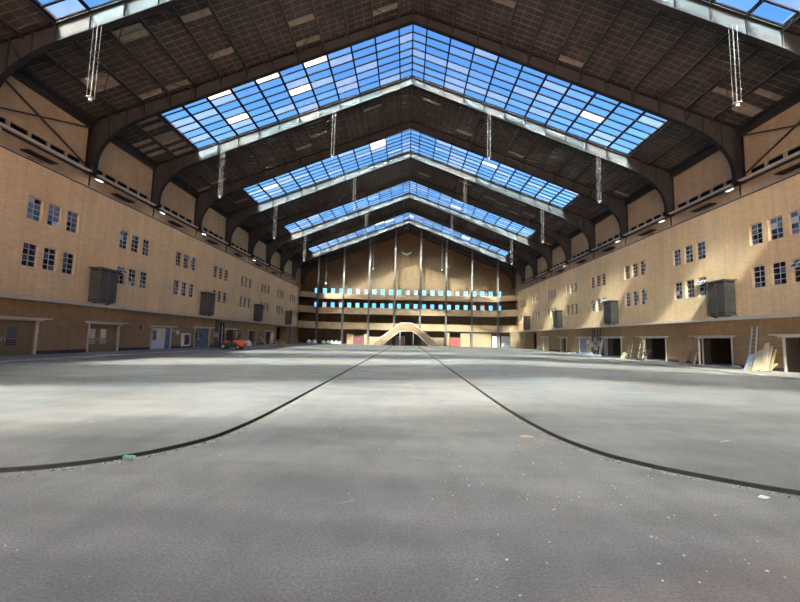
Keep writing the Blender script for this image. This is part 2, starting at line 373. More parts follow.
# ground openings: (y0, y1, top, style)
DOORS = {-1: [(22.6, 25.85, 2.35, 'brown_near'), (30.1, 33.3, 2.33, 'brown'), (37.6, 40.8, 2.28, 'white'), (45.4, 48.8, 2.38, 'blue'), (53.2, 56.6, 2.38, 'dark'), (60.9, 64.2, 2.38, 'dark'), (68.2, 71.6, 2.38, 'dark'), (14.6, 17.9, 2.35, 'brown')],
         1: [(22.4, 26.2, 2.37, 'open'), (30.3, 33.7, 2.32, 'open'), (37.9, 41.6, 2.32, 'open'), (45.7, 49.4, 2.32, 'open'), (53.4, 56.7, 2.32, 'ajar'), (61.2, 63.6, 2.32, 'dark'), (68.9, 71.6, 2.4, 'panel'), (14.6, 17.9, 2.35, 'open')]}
for sd in (-1, 1):
    mb = MB(); holes = []
    for k in GROUPS:
        for a, b in WIN_Y:
            if b + BAY*k > YE - 0.5: continue
            for z0, z1 in WIN_ROWS: holes.append((a+BAY*k, b+BAY*k, z0, z1, 0.22))
    for a, b, t, st in DOORS[sd]: holes.append((a, b, -0.05, t, 0.9))
    holes.append((74.2, 80.6, -0.05, 3.4, 1.5) if sd < 0 else (75.2, 81.5, -0.05, 3.4, 1.5))
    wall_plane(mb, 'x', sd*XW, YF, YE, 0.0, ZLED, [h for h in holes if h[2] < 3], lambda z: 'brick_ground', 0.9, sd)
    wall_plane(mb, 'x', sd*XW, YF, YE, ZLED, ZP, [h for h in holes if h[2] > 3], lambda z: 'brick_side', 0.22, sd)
    mb.box((sd*XW, YE-0.3, 0), (sd*XU, YE, ZP), 'brick_end')
    tag(mb.build('wall_'+SIDE[sd]), kind='structure')
    # the dark rooms behind
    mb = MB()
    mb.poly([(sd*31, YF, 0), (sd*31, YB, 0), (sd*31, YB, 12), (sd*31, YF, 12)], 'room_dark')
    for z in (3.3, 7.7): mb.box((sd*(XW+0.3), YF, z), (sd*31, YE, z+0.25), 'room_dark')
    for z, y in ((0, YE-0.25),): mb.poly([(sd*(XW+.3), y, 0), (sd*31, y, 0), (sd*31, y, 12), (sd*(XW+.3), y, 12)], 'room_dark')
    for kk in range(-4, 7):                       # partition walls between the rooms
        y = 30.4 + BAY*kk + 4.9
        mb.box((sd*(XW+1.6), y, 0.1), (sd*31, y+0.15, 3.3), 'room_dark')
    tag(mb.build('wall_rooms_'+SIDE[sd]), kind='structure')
    # walkway behind the parapet, parapet coping and rail
    mb = MB(); mb.box((sd*(XW+.06), YF, 11.4), (sd*31.2, YE-.02, 11.55), 'concrete_pale')
    mb.box((sd*(XW+0.05), YF, 11.3), (sd*(XW+0.25), YE, ZP-0.004), 'brick_side')
    tag(mb.build('floor_walkway_'+SIDE[sd]), kind='structure')
    mb = MB(); mb.box((sd*(XW-0.05), YF, ZP), (sd*(XW+0.3), YE, ZP+0.05), 'steel_dark')
    mb.tube([(sd*(XW-0.02), YF, ZP+0.12), (sd*(XW-0.02), YE, ZP+0.12)], 0.045, 'rail_pale')
    y = YF + 1.2
    while y < YE:
        mb.box((sd*(XW-0.04), y, ZP+0.04), (sd*XW, y+0.06, ZP+0.12), 'rail_pale'); y += 2.05
    tag(mb.build('trim_coping_'+SIDE[sd]), kind='structure')
    # upper set-back wall: doors, slot openings, brick panels
    mb = MB(); holes = []; slots = []
    for k in range(-6, 8):
        y0 = 25.5 + BAY*k
        if YF+2 < y0 < YE-3: holes.append((y0, y0+1.25, 11.55, 13.62, 0.5))
        g = ya(k) + 0.55
        w = (BAY-1.1-4*0.22)/5
        for j in range(5):
            a = g + j*(w+0.22)
            if a+w < YE: holes.append((a, a+w, 14.68, 15.26, 0.14)); slots.append((a, a+w))
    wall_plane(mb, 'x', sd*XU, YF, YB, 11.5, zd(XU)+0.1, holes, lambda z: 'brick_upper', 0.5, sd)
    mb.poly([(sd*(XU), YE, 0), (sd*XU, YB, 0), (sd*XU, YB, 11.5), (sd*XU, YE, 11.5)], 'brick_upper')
    tag(mb.build('wall_upper_'+SIDE[sd]), kind='structure')
    mb = MB()
    for a, b in slots: mb.box((sd*(XU+.13), a-.02, 14.66), (sd*(XU+.2), b+.02, 15.28), 'slot_black')
    tag(mb.build('window_slots_'+SIDE[sd]), kind='structure')
    mb = MB(); mb.box((sd*(XU+0.5), YF, 11.4), (sd*(XU+0.62), YB, 19.6), 'room_dark')
    tag(mb.build('wall_upper_back_'+SIDE[sd]), kind='structure')
    mb = MB()                     # the rail beam that runs along at the girder feet, with its posts
    mb.tube([(sd*(XU-.42), YF, 14.56), (sd*(XU-.42), YE+.2, 14.56)], .11, 'rail_light', 10)
    mb.box((sd*(XU-0.34), YF, 14.36), (sd*(XU-.12), YE+0.2, 14.44), 'steel_dark')
    tag(mb.build('trim_rail_'+SIDE[sd]), kind='structure')
    for k in range(-5, 7):
        y0 = 25.5 + BAY*k
        mb = MB(); mb.box((sd*(XU-0.62), y0-0.5, 13.72), (sd*(XU+0.02), y0+1.75, 13.80), 'steel_dark')
        mb.box((sd*(XU+0.4), y0+0.02, 11.55), (sd*(XU+0.45), y0+1.23, 13.6), 'pane_dark')
        tag(mb.build('door_walkway_%s_%d' % (SIDE[sd], k+6)), kind='structure')
    for k in range(-4, 8):         # little posts between walkway rail and beam
        y0 = ya(k) + 0.3
        mb = MB(); mb.box((sd*(XU-0.10), y0, 12.2), (sd*(XU-0.02), y0+0.08, 14.4), 'steel_dark')
        if y0 < YE: tag(mb.build('trim_downpipe_%s_%d' % (SIDE[sd], k+5)), kind='structure')
    # ledge over the ground floor
    mb = MB()
    mb.box((sd*(XW-0.75), YF, ZLED), (sd*(XW+0.1), YE+0.6, ZLED+0.14), 'concrete_pale')
    mb.box((sd*(XW-0.78), YF, ZLED-0.03), (sd*(XW-0.70), YE+0.6, ZLED+0.17), 'trim_pale')
    tag(mb.build('trim_ledge_'+SIDE[sd]), kind='structure')
    # dark plinth at the foot of the ground floor wall
    mb = MB(); last = YF
    for a, b, t, st in sorted(DOORS[sd]) + [(74.2, 81.5, 0, '')]:
        mb.box((sd*(XW-0.03), last, ZWALK), (sd*XW, a-0.12, 0.34), 'plinth_dark'); last = b+0.12
    tag(mb.build('baseboard_'+SIDE[sd]), kind='structure')

# back wall and front wall
mb = MB()
BW = [2.03*k for k in range(-11, 12)]
holes = [(x-0.5, x+0.5, z0, z1, 0.25) for x in BW for z0, z1 in ((12.22, 13.52), (8.68, 10.05))]
wall_plane(mb, 'y', YB, -XU, XU, 0, zd(XU), holes, lambda z: 'brick_back_shaded', 0.25, 1)
mb.poly([(-XU, YB, zd(XU)), (XU, YB, zd(XU)), (0, YB, RIDGE)], 'brick_back_shaded')
tag(mb.build('wall_back'), kind='structure')
mb = MB()        # unseen end behind the viewer: tall open gateways added to let in fill light
fill_gates = [(-23.2+9.4*i, -14.4+9.4*i, 0.02, 13.5, 0.4) for i in range(5)]
wall_plane(mb, 'y', YF, -31, 31, 0, 14.0, fill_gates, lambda z: 'brick_end', 0.4, -1)
mb.poly([(-31, YF, 14), (31, YF, 14), (31, YF, 16.9), (0, YF, RIDGE), (-31, YF, 16.9)], 'brick_end')
tag(mb.build('wall_front'), kind='structure')
for i, x in enumerate(BW):
    for r, (z0, z1) in enumerate(((12.22, 13.52), (8.68, 10.05))):
        mb = MB(); y = YB+0.18
        for a, b, c, d in ((x-.5, x-.44, z0, z1), (x+.44, x+.5, z0, z1), (x-.5, x+.5, z0, z0+.06), (x-.5, x+.5, z1-.06, z1), (x-.5, x+.5, z0+.38, z0+.43)):
            mb.box((a, y-.04, c), (b, y+.04, d), 'frame_white')
        w = mb.build('window_gallery_%d' % (r*23+i+1)); tag(w, kind='structure')
        gm = 'glass_frost' if (r == 0 and i in (5, 6, 11, 12, 17)) or (r == 1 and i in (1, 19, 20)) else random.choice(['glass_clear', 'glass_hazy', 'glass_dirty'])
        for c, d in ((z0+.06, z0+.38), (z0+.43, z1-.06)):
            p = MB(); p.box((x-.44, y-.008, c), (x+.44, y+.008, d), gm if c > z0+.1 else ('glass_frost' if r else gm)); p.build('pane', w)

# ================================================================ SIDE WINDOWS
def window_frame_mesh(open_top=False):
    mb = MB(); W, H, t = 1.04, 1.5, 0.05
    def bar(a, b, c, d, th=0.05): mb.box((-th/2, a, c), (th/2, b, d), 'frame_white')
    bar(0, t, 0, H); bar(W-t, W, 0, H); bar(t, W-t, 0, t); bar(t, W-t, H-t, H)
    if not open_top: bar(W/2-.024, W/2+.024, t, H-t, 0.044)
    else: bar(W/2-.024, W/2+.024, t, H/2, 0.044)
    for i in (1, 2, 3):
        if open_top and i > 2: continue
        z = H*i/4; bar(t, W-t, z-.022, z+.022, 0.044)
    return mb.mesh('window_frame')
FR, FRO = window_frame_mesh(), window_frame_mesh(True)
PW, PH = 1.04/2-0.06, 1.5/4-0.05
def pane_mesh(mat):
    mb = MB(); mb.box((-.006, 0, 0), (.006, PW, PH), mat); return mb.mesh('pane')
PM = {m: pane_mesh(m) for m in ('pane_dark', 'pane_grey', 'pane_white', 'pane_reflection')}
def sheet_mesh(mats):
    mb = MB()
    for c in range(2):
        for r in range(4):
            y = 0.05 + c*0.495; z = 0.05 + r*0.375
            mb.box((-.006, y, z), (.006, y+PW, z+PH), mats[(c*4+r) % len(mats)])
    return mb.mesh('panes')
SHEETS = [sheet_mesh([random.choices(['pane_dark', 'pane_grey', 'pane_white'], [6, 3, w])[0] for _ in range(8)]) for w in (0, 0.6, 1.2, 2.5)]
sash = MB()
for a, b, c, d in ((0, .045, 0, .72), (.94-.045, .94, 0, .72), (0, .94, 0, .045), (0, .94, .675, .72), (.45, .49, 0, .72), (0, .94, .34, .38)): sash.box((-.02, a, c), (.02, b, d), 'paint_white')
SASH = sash.mesh('sash')
wn_ = 0
OPEN = {(1, 0, 1, 0), (1, 1, 1, 0), (-1, 1, 1, 0), (1, 3, 1, 0), (1, 3, 1, 2), (-1, 2, 0, 1)}
for sd in (-1, 1):
    for k in GROUPS:
        for i, (a, b) in enumerate(WIN_Y):
            if b + BAY*k > YE - 0.5: continue
            for r, (z0, z1) in enumerate(WIN_ROWS):
                wn_ += 1
                op = (sd, k, r, i) in OPEN
                w = bpy.data.objects.new('window_%d' % wn_, FRO if op else FR); C.objects.link(w); tag(w, kind='structure')
                w.location = (sd*(XW+0.17), a+BAY*k, z0); w.scale = (1, (b-a)/1.04, (z1-z0)/1.5)
                if k in (0, 1):
                    for c in range(2):
                        for q in range(4):
                            if op and q > 1: continue
                            wt = [6, 3, 0.3]
                            if k == 0 and r == 0 and q >= 2: wt = [2, 6, 0.8]
                            m = random.choices(['pane_dark', 'pane_grey', 'pane_white'], wt)[0]
                            place(PM[m], 'pane', w, (0, 0.05+c*0.495, 0.05+q*0.375))
                else:
                    sh = place(random.choice(SHEETS), 'panes', w); sh['kind'] = 'stuff'
                if op:
                    s = place(SASH, 'sash', w, (-sd*0.03, 0.05, 0.78)); s.rotation_euler = (0, sd*0.65, 0)
                    s.location = (-sd*0.42, 0.05, 0.88)
                    g = MB(); g.box((-.006, .045, .045), (.006, .895, .675), 'pane_grey'); place(g.mesh('sash_pane'), 'sash_pane', s)

# ================================================================ ROOF: planks, purlins
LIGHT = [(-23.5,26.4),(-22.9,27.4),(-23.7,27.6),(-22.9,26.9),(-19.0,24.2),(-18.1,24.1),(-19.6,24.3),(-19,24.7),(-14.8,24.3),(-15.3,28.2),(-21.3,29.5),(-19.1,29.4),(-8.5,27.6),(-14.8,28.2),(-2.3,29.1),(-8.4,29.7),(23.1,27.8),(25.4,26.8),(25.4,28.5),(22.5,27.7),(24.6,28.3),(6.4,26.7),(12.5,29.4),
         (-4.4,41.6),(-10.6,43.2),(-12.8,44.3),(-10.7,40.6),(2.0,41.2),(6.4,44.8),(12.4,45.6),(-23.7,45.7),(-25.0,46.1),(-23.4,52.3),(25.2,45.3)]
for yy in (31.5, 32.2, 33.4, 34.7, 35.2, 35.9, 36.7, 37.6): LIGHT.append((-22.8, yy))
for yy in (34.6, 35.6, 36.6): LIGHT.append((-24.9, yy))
NROW = 16
def plank_mesh(w, l, light, left_to_right=1):
    """coffered roof plank; local x 0..w down the slope (plan), y 0..l, underside at z=0 with three recesses"""
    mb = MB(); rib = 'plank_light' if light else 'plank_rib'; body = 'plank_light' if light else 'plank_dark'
    r = 0.03; d = 0.05; n = 3
    xs = [0.06 + (w-0.12)*i/n for i in range(n+1)]
    def Z(x, z): return (x*left_to_right, z - SL*x)
    def q(x0, x1, y0, y1, z0, mat):
        a = Z(x0, z0); b = Z(x1, z0); mb.poly([(a[0], y0, a[1]), (b[0], y0, b[1]), (b[0], y1, b[1]), (a[0], y1, a[1])], mat)
    q(0.01, 0.06, 0.008, l-.008, 0, rib); q(w-.06, w-.01, .008, l-.008, 0, rib)
    for i in range(n):
        a, b = xs[i], xs[i+1]
        q(a, b, 0.008, 0.008+r, 0, rib); q(a, b, l-.008-r, l-.008, 0, rib)
        q(a, a+r/2, r, l-r, 0, rib); q(b-r/2, b, r, l-r, 0, rib)
        q(a+r/2, b-r/2, .008+r, l-.008-r, d, body)
        for y in (.008+r, l-.008-r):
            A = Z(a+r/2, 0); B = Z(b-r/2, 0); A2 = Z(a+r/2, d); B2 = Z(b-r/2, d)
            mb.poly([(A[0], y, A[1]), (B[0], y, B[1]), (B2[0], y, B2[1]), (A2[0], y, A2[1])], body)
    return mb
PLK = {}
def planks(root, y0, y1, sd, x_from, single):
    nrow = max(1, round((y1-y0)/(BAY/NROW))); l = (y1-y0)/nrow
    joined = MB()
    for i in range(len(PURX)-1):
        xa, xb = PURX[i], PURX[i+1]
        if xa < x_from - 0.01: continue
        if i == len(PURX)-2: xb = XU
        for j in range(nrow):
            yc = y0 + (j+.5)*l
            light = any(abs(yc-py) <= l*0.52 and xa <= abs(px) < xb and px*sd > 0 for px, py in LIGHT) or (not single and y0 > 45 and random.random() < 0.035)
            key = (round(xb-xa, 2), round(l, 3), light, sd)
            if key not in PLK:
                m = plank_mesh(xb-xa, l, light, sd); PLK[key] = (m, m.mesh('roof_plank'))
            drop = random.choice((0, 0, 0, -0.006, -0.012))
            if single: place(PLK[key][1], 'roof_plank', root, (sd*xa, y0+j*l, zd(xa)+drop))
            else:
                m = PLK[key][0]; n = len(joined.v)
                joined.v += [(x+sd*xa, y+y0+j*l, z+zd(xa)+drop) for x, y, z in m.v]
                mp = [joined.mi(t) for t in m.mats]
                joined.f += [tuple(n+t for t in f) for f in m.f]; joined.m += [mp[t] for t in m.m]
    if joined.v: tag(joined.build('roof_planks', root), kind='stuff')
bays = []
for k in range(-7, 9):
    y0 = max(ya(k), YF); y1 = min(ya(k+1), YB)
    if y1 - y0 < 0.5: continue
    bays.append((k, y0, y1))
for k, y0, y1 in bays:
    isky = k in SKY
    x_from = XS if isky else 0.0
    for sd in (-1, 1):
        mb = MB()                   # outer skin of the roof above the planks
        a, b = x_from, 32.0
        mb.prism([(sd*a, y0, zd(a)+0.07), (sd*b, y0, zd(b)+0.07), (sd*b, y0, zd(b)+0.3), (sd*a, y0, zd(a)+0.3)], (0, y1-y0, 0), 'roof_top')
        root = mb.build('ceiling_%s_%d' % (SIDE[sd], k+8)); tag(root, kind='structure')
        if y1 < 5: 
            mb = MB(); mb.poly([(sd*a, y0, zd(a)+.03), (sd*XU, y0, zd(XU)+.03), (sd*XU, y1, zd(XU)+.03), (sd*a, y1, zd(a)+.03)], 'plank_dark'); mb.build('roof_lining', root)
            continue
        planks(root, y0, y1, sd, x_from, single=(k == -1))
        for x in PURX:
            if x < x_from - 0.01 or (x == 0 and sd < 0): continue
            mb = MB(); z = zd(x)
            mb.box((sd*x-0.045, y0, z-0.20), (sd*x+0.045, y1, z-0.02), 'steel_dark')
            mb.box((sd*x-0.07, y0, z-0.215), (sd*x+0.07, y1, z-0.195), 'steel_dark')
            mb.build('purlin', root)
        mb = MB(); mb.box((sd*(XU-0.25), y0, zd(XU)-0.55), (sd*XU, y1, zd(XU)+0.1), 'steel_dark'); mb.build('eave_beam', root)

# ================================================================ GIRDERS
def soffit(x): return 27.78 - 0.395*x
def girder_profile():
    """(x, z) points of the underside from the ridge out to the leg foot"""
    pts = [(x, soffit(x)) for x in (0, 3, 6, 9, 12, 15, 17.5, 19.5, 20.6)]
    p0 = (20.6, soffit(20.6)); p1 = (25.45, soffit(25.45)+0.15); p2 = (25.45, 15.1)
    for i in range(1, 15):
        t = i/14; pts.append(tuple((1-t)**2*a + 2*t*(1-t)*b + t*t*c for a, b, c in zip(p0, p1, p2)))
    return pts
PROF = girder_profile()
LEG_FOOT = 14.45
def web_mesh():
    mb = MB(); t = 0.05
    for sd in (-1, 1):
        for i in range(len(PROF)-1):
            (xa, za), (xb, zb) = PROF[i], PROF[i+1]
            if xb - xa < 1e-4: continue
            mb.prism([(sd*xa, -t/2, za), (sd*xb, -t/2, zb), (sd*xb, -t/2, zd(xb)), (sd*xa, -t/2, zd(xa))], (0, t, 0), 'girder_grey')
        mb.box((sd*25.45, -t/2, LEG_FOOT), (sd*XU, t/2, zd(XU)), 'girder_grey')
        mb.prism([(sd*25.45, -t/2, 15.0), (sd*XU, -t/2, 15.0), (sd*XU, -t/2, zd(XU)), (sd*25.45, -t/2, zd(25.45))], (0, t, 0), 'girder_grey')
    return mb.mesh('web')
def flange_mesh(sd):
    mb = MB(); P = PROF + [(25.45, LEG_FOOT)]
    w = 0.36; t = 0.05; v = []
    for i, (x, z) in enumerate(P):
        a = Vector(P[max(i-1, 0)]); b = Vector(P[min(i+1, len(P)-1)]); d = (b-a).normalized(); n = Vector((d.y, -d.x))*t
        for (xx, zz) in ((x, z), (x+n.x, z+n.y)):
            for y in (-w/2, w/2): v.append((sd*xx, y, zz))
    mb.v = v; mi = mb.mi('steel_grey')
    for i in range(len(P)-1):
        a = 4*i
        for q in ((0,1,5,4), (2,6,7,3), (0,4,6,2), (1,3,7,5)): mb.f.append(tuple(a+j for j in q)); mb.m.append(mi)
    return mb.mesh('bottom_flange')
def top_flange_mesh(sd):
    mb = MB(); mb.prism([(0, -.2, zd(0)), (sd*XU, -.2, zd(XU)), (sd*XU, -.2, zd(XU)-.05), (0, -.2, zd(0)-.05)], (0, .4, 0), 'steel_grey'); return mb.mesh('top_flange')
def under(x):
    for i in range(len(PROF)-1):
        if PROF[i][0] <= x <= PROF[i+1][0]:
            t = (x-PROF[i][0])/max(1e-6, PROF[i+1][0]-PROF[i][0]); return PROF[i][1]+(PROF[i+1][1]-PROF[i][1])*t
    return 15.1
def stiffener_mesh(x):
    mb = MB(); mb.box((-.012, -.15, 0), (.012, .15, zd(x)-under(x)), 'girder_grey'); return mb.mesh('stiffener')
def brace_mesh(sd, x, dirn):
    mb = MB(); mb.beam((sd*x, dirn*1.5, zd(x)-0.15), (sd*x, dirn*0.12, under(x)+0.1), 0.05, 0.05, 'steel_dark'); return mb.mesh('knee_brace')
def outer_leg_mesh(sd):
    mb = MB(); mb.box((sd*(XU-0.06), -.18, LEG_FOOT), (sd*XU, .18, zd(XU)), 'steel_grey'); mb.box((sd*25.35, -.25, LEG_FOOT-.08), (sd*XU, .25, LEG_FOOT), 'steel_grey'); return mb.mesh('leg_flange')
WEB = web_mesh(); FL = {s: flange_mesh(s) for s in (-1, 1)}; TF = {s: top_flange_mesh(s) for s in (-1, 1)}; OL = {s: outer_leg_mesh(s) for s in (-1, 1)}
STX = [0.0] + [x for x in BARX[1:]] + [23.2, 24.6]
ST = {x: stiffener_mesh(x) for x in STX}
KB = {(s, x, d): brace_mesh(s, x, d) for s in (-1, 1) for x in PURX[1:-1] for d in (-1, 1)}
vis = [k for k in GIRDERS if k >= -1] + [8]
for k in GIRDERS + [8]:
    y = ya(k) if k < 8 else YB-0.35
    if k in vis:
        lab = 'dark grey steel roof girder arch, %s of those crossing the hall in view' % ORD[vis.index(k)] if k < 8 else 'dark steel roof girder lying against the far end brick wall'
    else:
        lab = 'dark grey steel roof girder overhead behind the viewer, number %s back' % ['one', 'two', 'three', 'four', 'five'][-2-k]
    g = thing('roof_girder', (0, y, 0), lab, 'girder', 'steel roof girders')
    place(WEB, 'web', g)
    for s in (-1, 1):
        place(FL[s], 'bottom_flange', g); place(TF[s], 'top_flange', g); place(OL[s], 'leg_flange', g)
        for x in STX:
            if x == 0 and s < 0: continue
            if k >= -1: place(ST[x], 'stiffener', g, (s*x, 0, under(x)))
        if -1 <= k <= 4:
            for x in PURX[1:-1]:
                for d in (-1, 1):
                    isky = (k if d > 0 else k-1) in SKY
                    if isky and x <= XS: continue
                    place(KB[(s, x, d)], 'knee_brace', g)

# roof and wall bracing rods in the bay in front of the first full girder
for sd in (-1, 1):
    for i, (p, q) in enumerate((((XU-.2, ya(-1)+.1, 18.0), (XU-.2, ya(0)-.1, 14.9)), ((XU-.24, ya(-1)+.1, 15.3), (XU-.24, ya(0)-.1, 18.2)))):
        mb = MB(); mb.beam((sd*p[0], p[1], p[2]), (sd*q[0], q[1], q[2]), 0.09, 0.09, 'steel_dark')
        tag(mb.build('wall_brace'), 'dark steel %s rod of the X bracing on the upper %s wall' % (('falling', 'rising')[i], SIDE[sd]), 'brace', 'wall braces')
    for i, (xa, xb) in enumerate(((1.2, 9.4), (9.4, 17.7), (17.7, 25.7))):
        for j in (0, 1):
            ya_, yb_ = (ya(-1)+.2, ya(0)-.2) if j == 0 else (ya(0)-.2, ya(-1)+.2)
            mb = MB(); mb.beam((sd*xa, ya_, zd(xa)-.26-.04*j), (sd*xb, yb_, zd(xb)-.26-.04*j), 0.05, 0.05, 'steel_dark')
            tag(mb.build('roof_brace'), 'thin dark %s bracing rod under the %s part of the %s roof slope' % (('receding', 'approaching')[j], ('ridge', 'middle', 'eave')[i], SIDE[sd]), 'brace', 'roof braces')

# ================================================================ SKYLIGHTS
NR = 8
CREAM = {(0, -1): [(4,1),(6,1),(8,1),(5,4),(8,5)], (0, 1): [(8,4)], (2, -1): [(2,2),(2,3),(9,4),(8,1)], (2, 1): [(5,3)]}
for si, k in enumerate(SKY):
    y0, y1 = ya(k)+0.2, ya(k+1)-0.2
    for sd in (-1, 1):
        mb = MB()                   # curb at the lower end and upstands
        mb.prism([(sd*XS, y0-.2, zd(XS)-.1), (sd*(XS+.12), y0-.2, zd(XS)-.12), (sd*(XS+.12), y0-.2, zd(XS)+.35), (sd*XS, y0-.2, zd(XS)+.35)], (0, y1-y0+.4, 0), 'rail_pale')
        for yy in (y0-.2, y1):
            mb.prism([(0, yy, RIDGE), (sd*XS, yy, zd(XS)), (sd*XS, yy, zd(XS)+.2), (0, yy, RIDGE+.2)], (0, .2, 0), 'bar_dark')
        w = mb.build('window_skylight_%s_%d' % (SIDE[sd], si+1)); tag(w, kind='structure')
        H0 = 0.12
        for i, x in enumerate(BARX):
            if x == 0 and sd < 0: continue
            b = MB(); b.box((sd*x-.055, y0, zd(x)+H0-.2), (sd*x+.055, y1, zd(x)+H0+.03), 'bar_dark'); b.build('glazing_bar', w)
        rw = (y1-y0)/NR
        for j in range(0, NR+1):
            yy = y0 + j*rw
            b = MB(); b.prism([(sd*.04, yy-.05, zd(.04)+H0-.07), (sd*XS, yy-.05, zd(XS)+H0-.07), (sd*XS, yy-.05, zd(XS)+H0+.05), (sd*.04, yy-.05, zd(.04)+H0+.05)], (0, .1, 0), 'bar_dark'); b.build('transom', w)
        single = k in (-2, 0, 2); half = k < 0
        joined = MB(); meshes = {}
        for i in range(len(BARX)-1):
            xa, xb = BARX[i]+.035, BARX[i+1]-.035
            for j in range(NR):
                cream = (i, j) in CREAM.get((k, sd), []) or (k > 2 and random.random() < .03)
                m = 'glass_cream' if cream else random.choices(['glass_clear', 'glass_hazy', 'glass_dirty'], [6, 2, 1] if j % 2 else [2, 4, 4])[0]
                tgt = MB() if single else joined
                if single:
                    flip = random.random() < 0.3; key = (i == 0, m, flip)
                    if key not in meshes:
                        dx = xb-xa; t = MB(); t.prism([(0, 0, 0), (sd*dx, 0, -SL*dx), (sd*dx, 0, -SL*dx+.008), (0, 0, .008)], (0, rw-.05, 0), m); 
                        # only one face carries the glass, the pane is a thin sheet
                        t = MB(); t.poly([(0, 0, 0), (sd*dx, 0, -SL*dx), (sd*dx, rw-.05, -SL*dx), (0, rw-.05, 0)], m)
                        meshes[key] = t.mesh('pane', down=flip, upw=not flip)
                    place(meshes[key], 'pane', w, (sd*xa, y0+j*rw+.025, zd(xa)+H0+random.uniform(-.01, .01)))
                else:
                    q = [(sd*xa, y0+j*rw+.025, zd(xa)+H0), (sd*xb, y0+j*rw+.025, zd(xb)+H0), (sd*xb, y0+(j+1)*rw-.025, zd(xb)+H0), (sd*xa, y0+(j+1)*rw-.025, zd(xa)+H0)]
                    face_up = random.random() < (0.7 if half else 0.5)
                    joined.poly(q if face_up == (sd > 0) else q[::-1], m)
        if joined.v:
            pj = bpy.data.objects.new('panes', joined.mesh('panes', raw=True)); C.objects.link(pj); pj.parent = w; tag(pj, kind='stuff')

# ================================================================ HANGING LAMPS
def hanging(x, y, label):
    z1 = soffit(abs(x)); L = 4.7
    t = thing('hanging_lamp', (x, y, z1-L), label, 'lamp', 'lamps hung from the girders')
    for dx, dy in ((-.13, -.13), (.13, -.13), (-.13, .13), (.13, .13)):
        mb = MB(); mb.tube([(x+dx, y+dy, z1-L+.05), (x+dx, y+dy, z1)], 0.007, 'rail_pale', 6); mb.build('rod', t)
    mb = MB(); mb.box((x-.16, y-.16, z1-L), (x+.16, y+.16, z1-L+.03), 'rail_pale'); mb.build('frame', t)
    mb = MB(); lathe(mb, [(.04, z1-L-.02), (.09, z1-L-.05), (.10, z1-L-.16), (.06, z1-L-.19)], 'paint_white', (x, y, 0), 12); mb.build('lamp_head', t, True)
for gi, k in enumerate((-1, 1, 3, 5)):
    for x, wd in ((-19.1, 'outer left'), (-7.9, 'inner left'), (7.9, 'inner right'), (18.8, 'outer right')):
        if k == -1 and abs(x) < 10: continue
        hanging(x, ya(k)-0.25, '%s hanging lamp on thin rods under the %s skylight in view' % (wd, ORD[gi]))

# ================================================================ FLOODLIGHTS on the walkway rails
for sd in (-1, 1):
    for i, y in enumerate((22.4, 30.6, 38.9, 47.2, 63.4)):
        t = thing('floodlight', (sd*25.3, y, 13.85), '%s floodlight on a bracket under the %s wall rail' % (ORD[i], SIDE[sd]), 'floodlight', 'floodlights on the rails')
        mb = MB(); mb.beam((sd*(XU-.42), y, 14.5), (sd*25.25, y, 14.05), .05, .05, 'steel_dark'); mb.build('bracket', t)
        mb = MB(); mb.prism([(sd*25.35, y-.25, 14.08), (sd*25.0, y-.25, 13.96), (sd*25.02, y-.25, 13.82), (sd*25.37, y-.25, 13.94)], (0, .5, 0), 'rail_pale'); mb.build('housing', t)
        mb = MB(); mb.poly([(sd*25.36, y-.22, 13.93), (sd*25.03, y-.22, 13.812), (sd*25.03, y+.22, 13.812), (sd*25.36, y+.22, 13.93)], 'lamp_glow'); mb.build('lens', t)

# ================================================================ LOUVRED BOXES (oriels)
def oriel(sd, yc, label):
    x0, x1 = XW-.03, XW-.85; w2 = 0.88; z0, z1 = 4.05, 6.55
    t = thing('louvred_box', (sd*x0, yc, z0), label, 'louvred box', 'louvred boxes on the walls')
    plan = [(sd*x0, yc-w2), (sd*x1, yc-w2), (sd*x1, yc+w2), (sd*x0, yc+w2)]
    c = Vector((sd*x0, yc))
    inner = [tuple(c + (Vector(p)-c)*0.93) for p in plan]
    mb = MB(); mb.prism([(x, y, z0) for x, y in inner], (0, 0, z1-z0), 'steel_dark'); mb.build('body', t)
    for i in range(3):
        a, b = Vector(plan[i]), Vector(plan[i+1])
        mb = MB(); n = 15
        d = (b-a).normalized()
        for j in range(n):
            z = z0+.16+(z1-z0-.3)*j/n
            mb.beam((a.x+d.x*.05, a.y+d.y*.05, z+.05), (b.x-d.x*.05, b.y-d.y*.05, z+.05), .05, .11, 'louvre')
        tag(mb.build('louvre_panel', t), kind='stuff')
    for p in plan[1:3] + [((plan[1][0]+plan[2][0])/2, yc)]:
        mb = MB(); mb.box((p[0]-.045, p[1]-.045, z0), (p[0]+.045, p[1]+.045, z1), 'louvre'); mb.build('corner_post', t)
    big = [tuple(c + (Vector(p)-c)*1.2) for p in plan]
    mb = MB(); mb.prism([(x, y, z1) for x, y in big], (0, 0, .1), 'louvre_roof'); mb.build('cap', t)
    mb = MB(); mb.prism([(x, y, z0-.08) for x, y in plan], (0, 0, .1), 'louvre_roof'); mb.build('base', t)
    for q in (-.7, .7):
        mb = MB(); mb.beam((sd*(XW-.1), yc+q, ZLED+.14), (sd*(XW-.7), yc+q, z0-.05), .1, .1, 'steel_dark'); mb.build('bracket', t)
    mb = MB(); mb.box((sd*(XW-.72), yc-w2-.75, ZLED+.14), (sd*(XW-.1), yc-w2+.1, ZLED+.22), 'trim_pale'); mb.build('foot_slab', t)
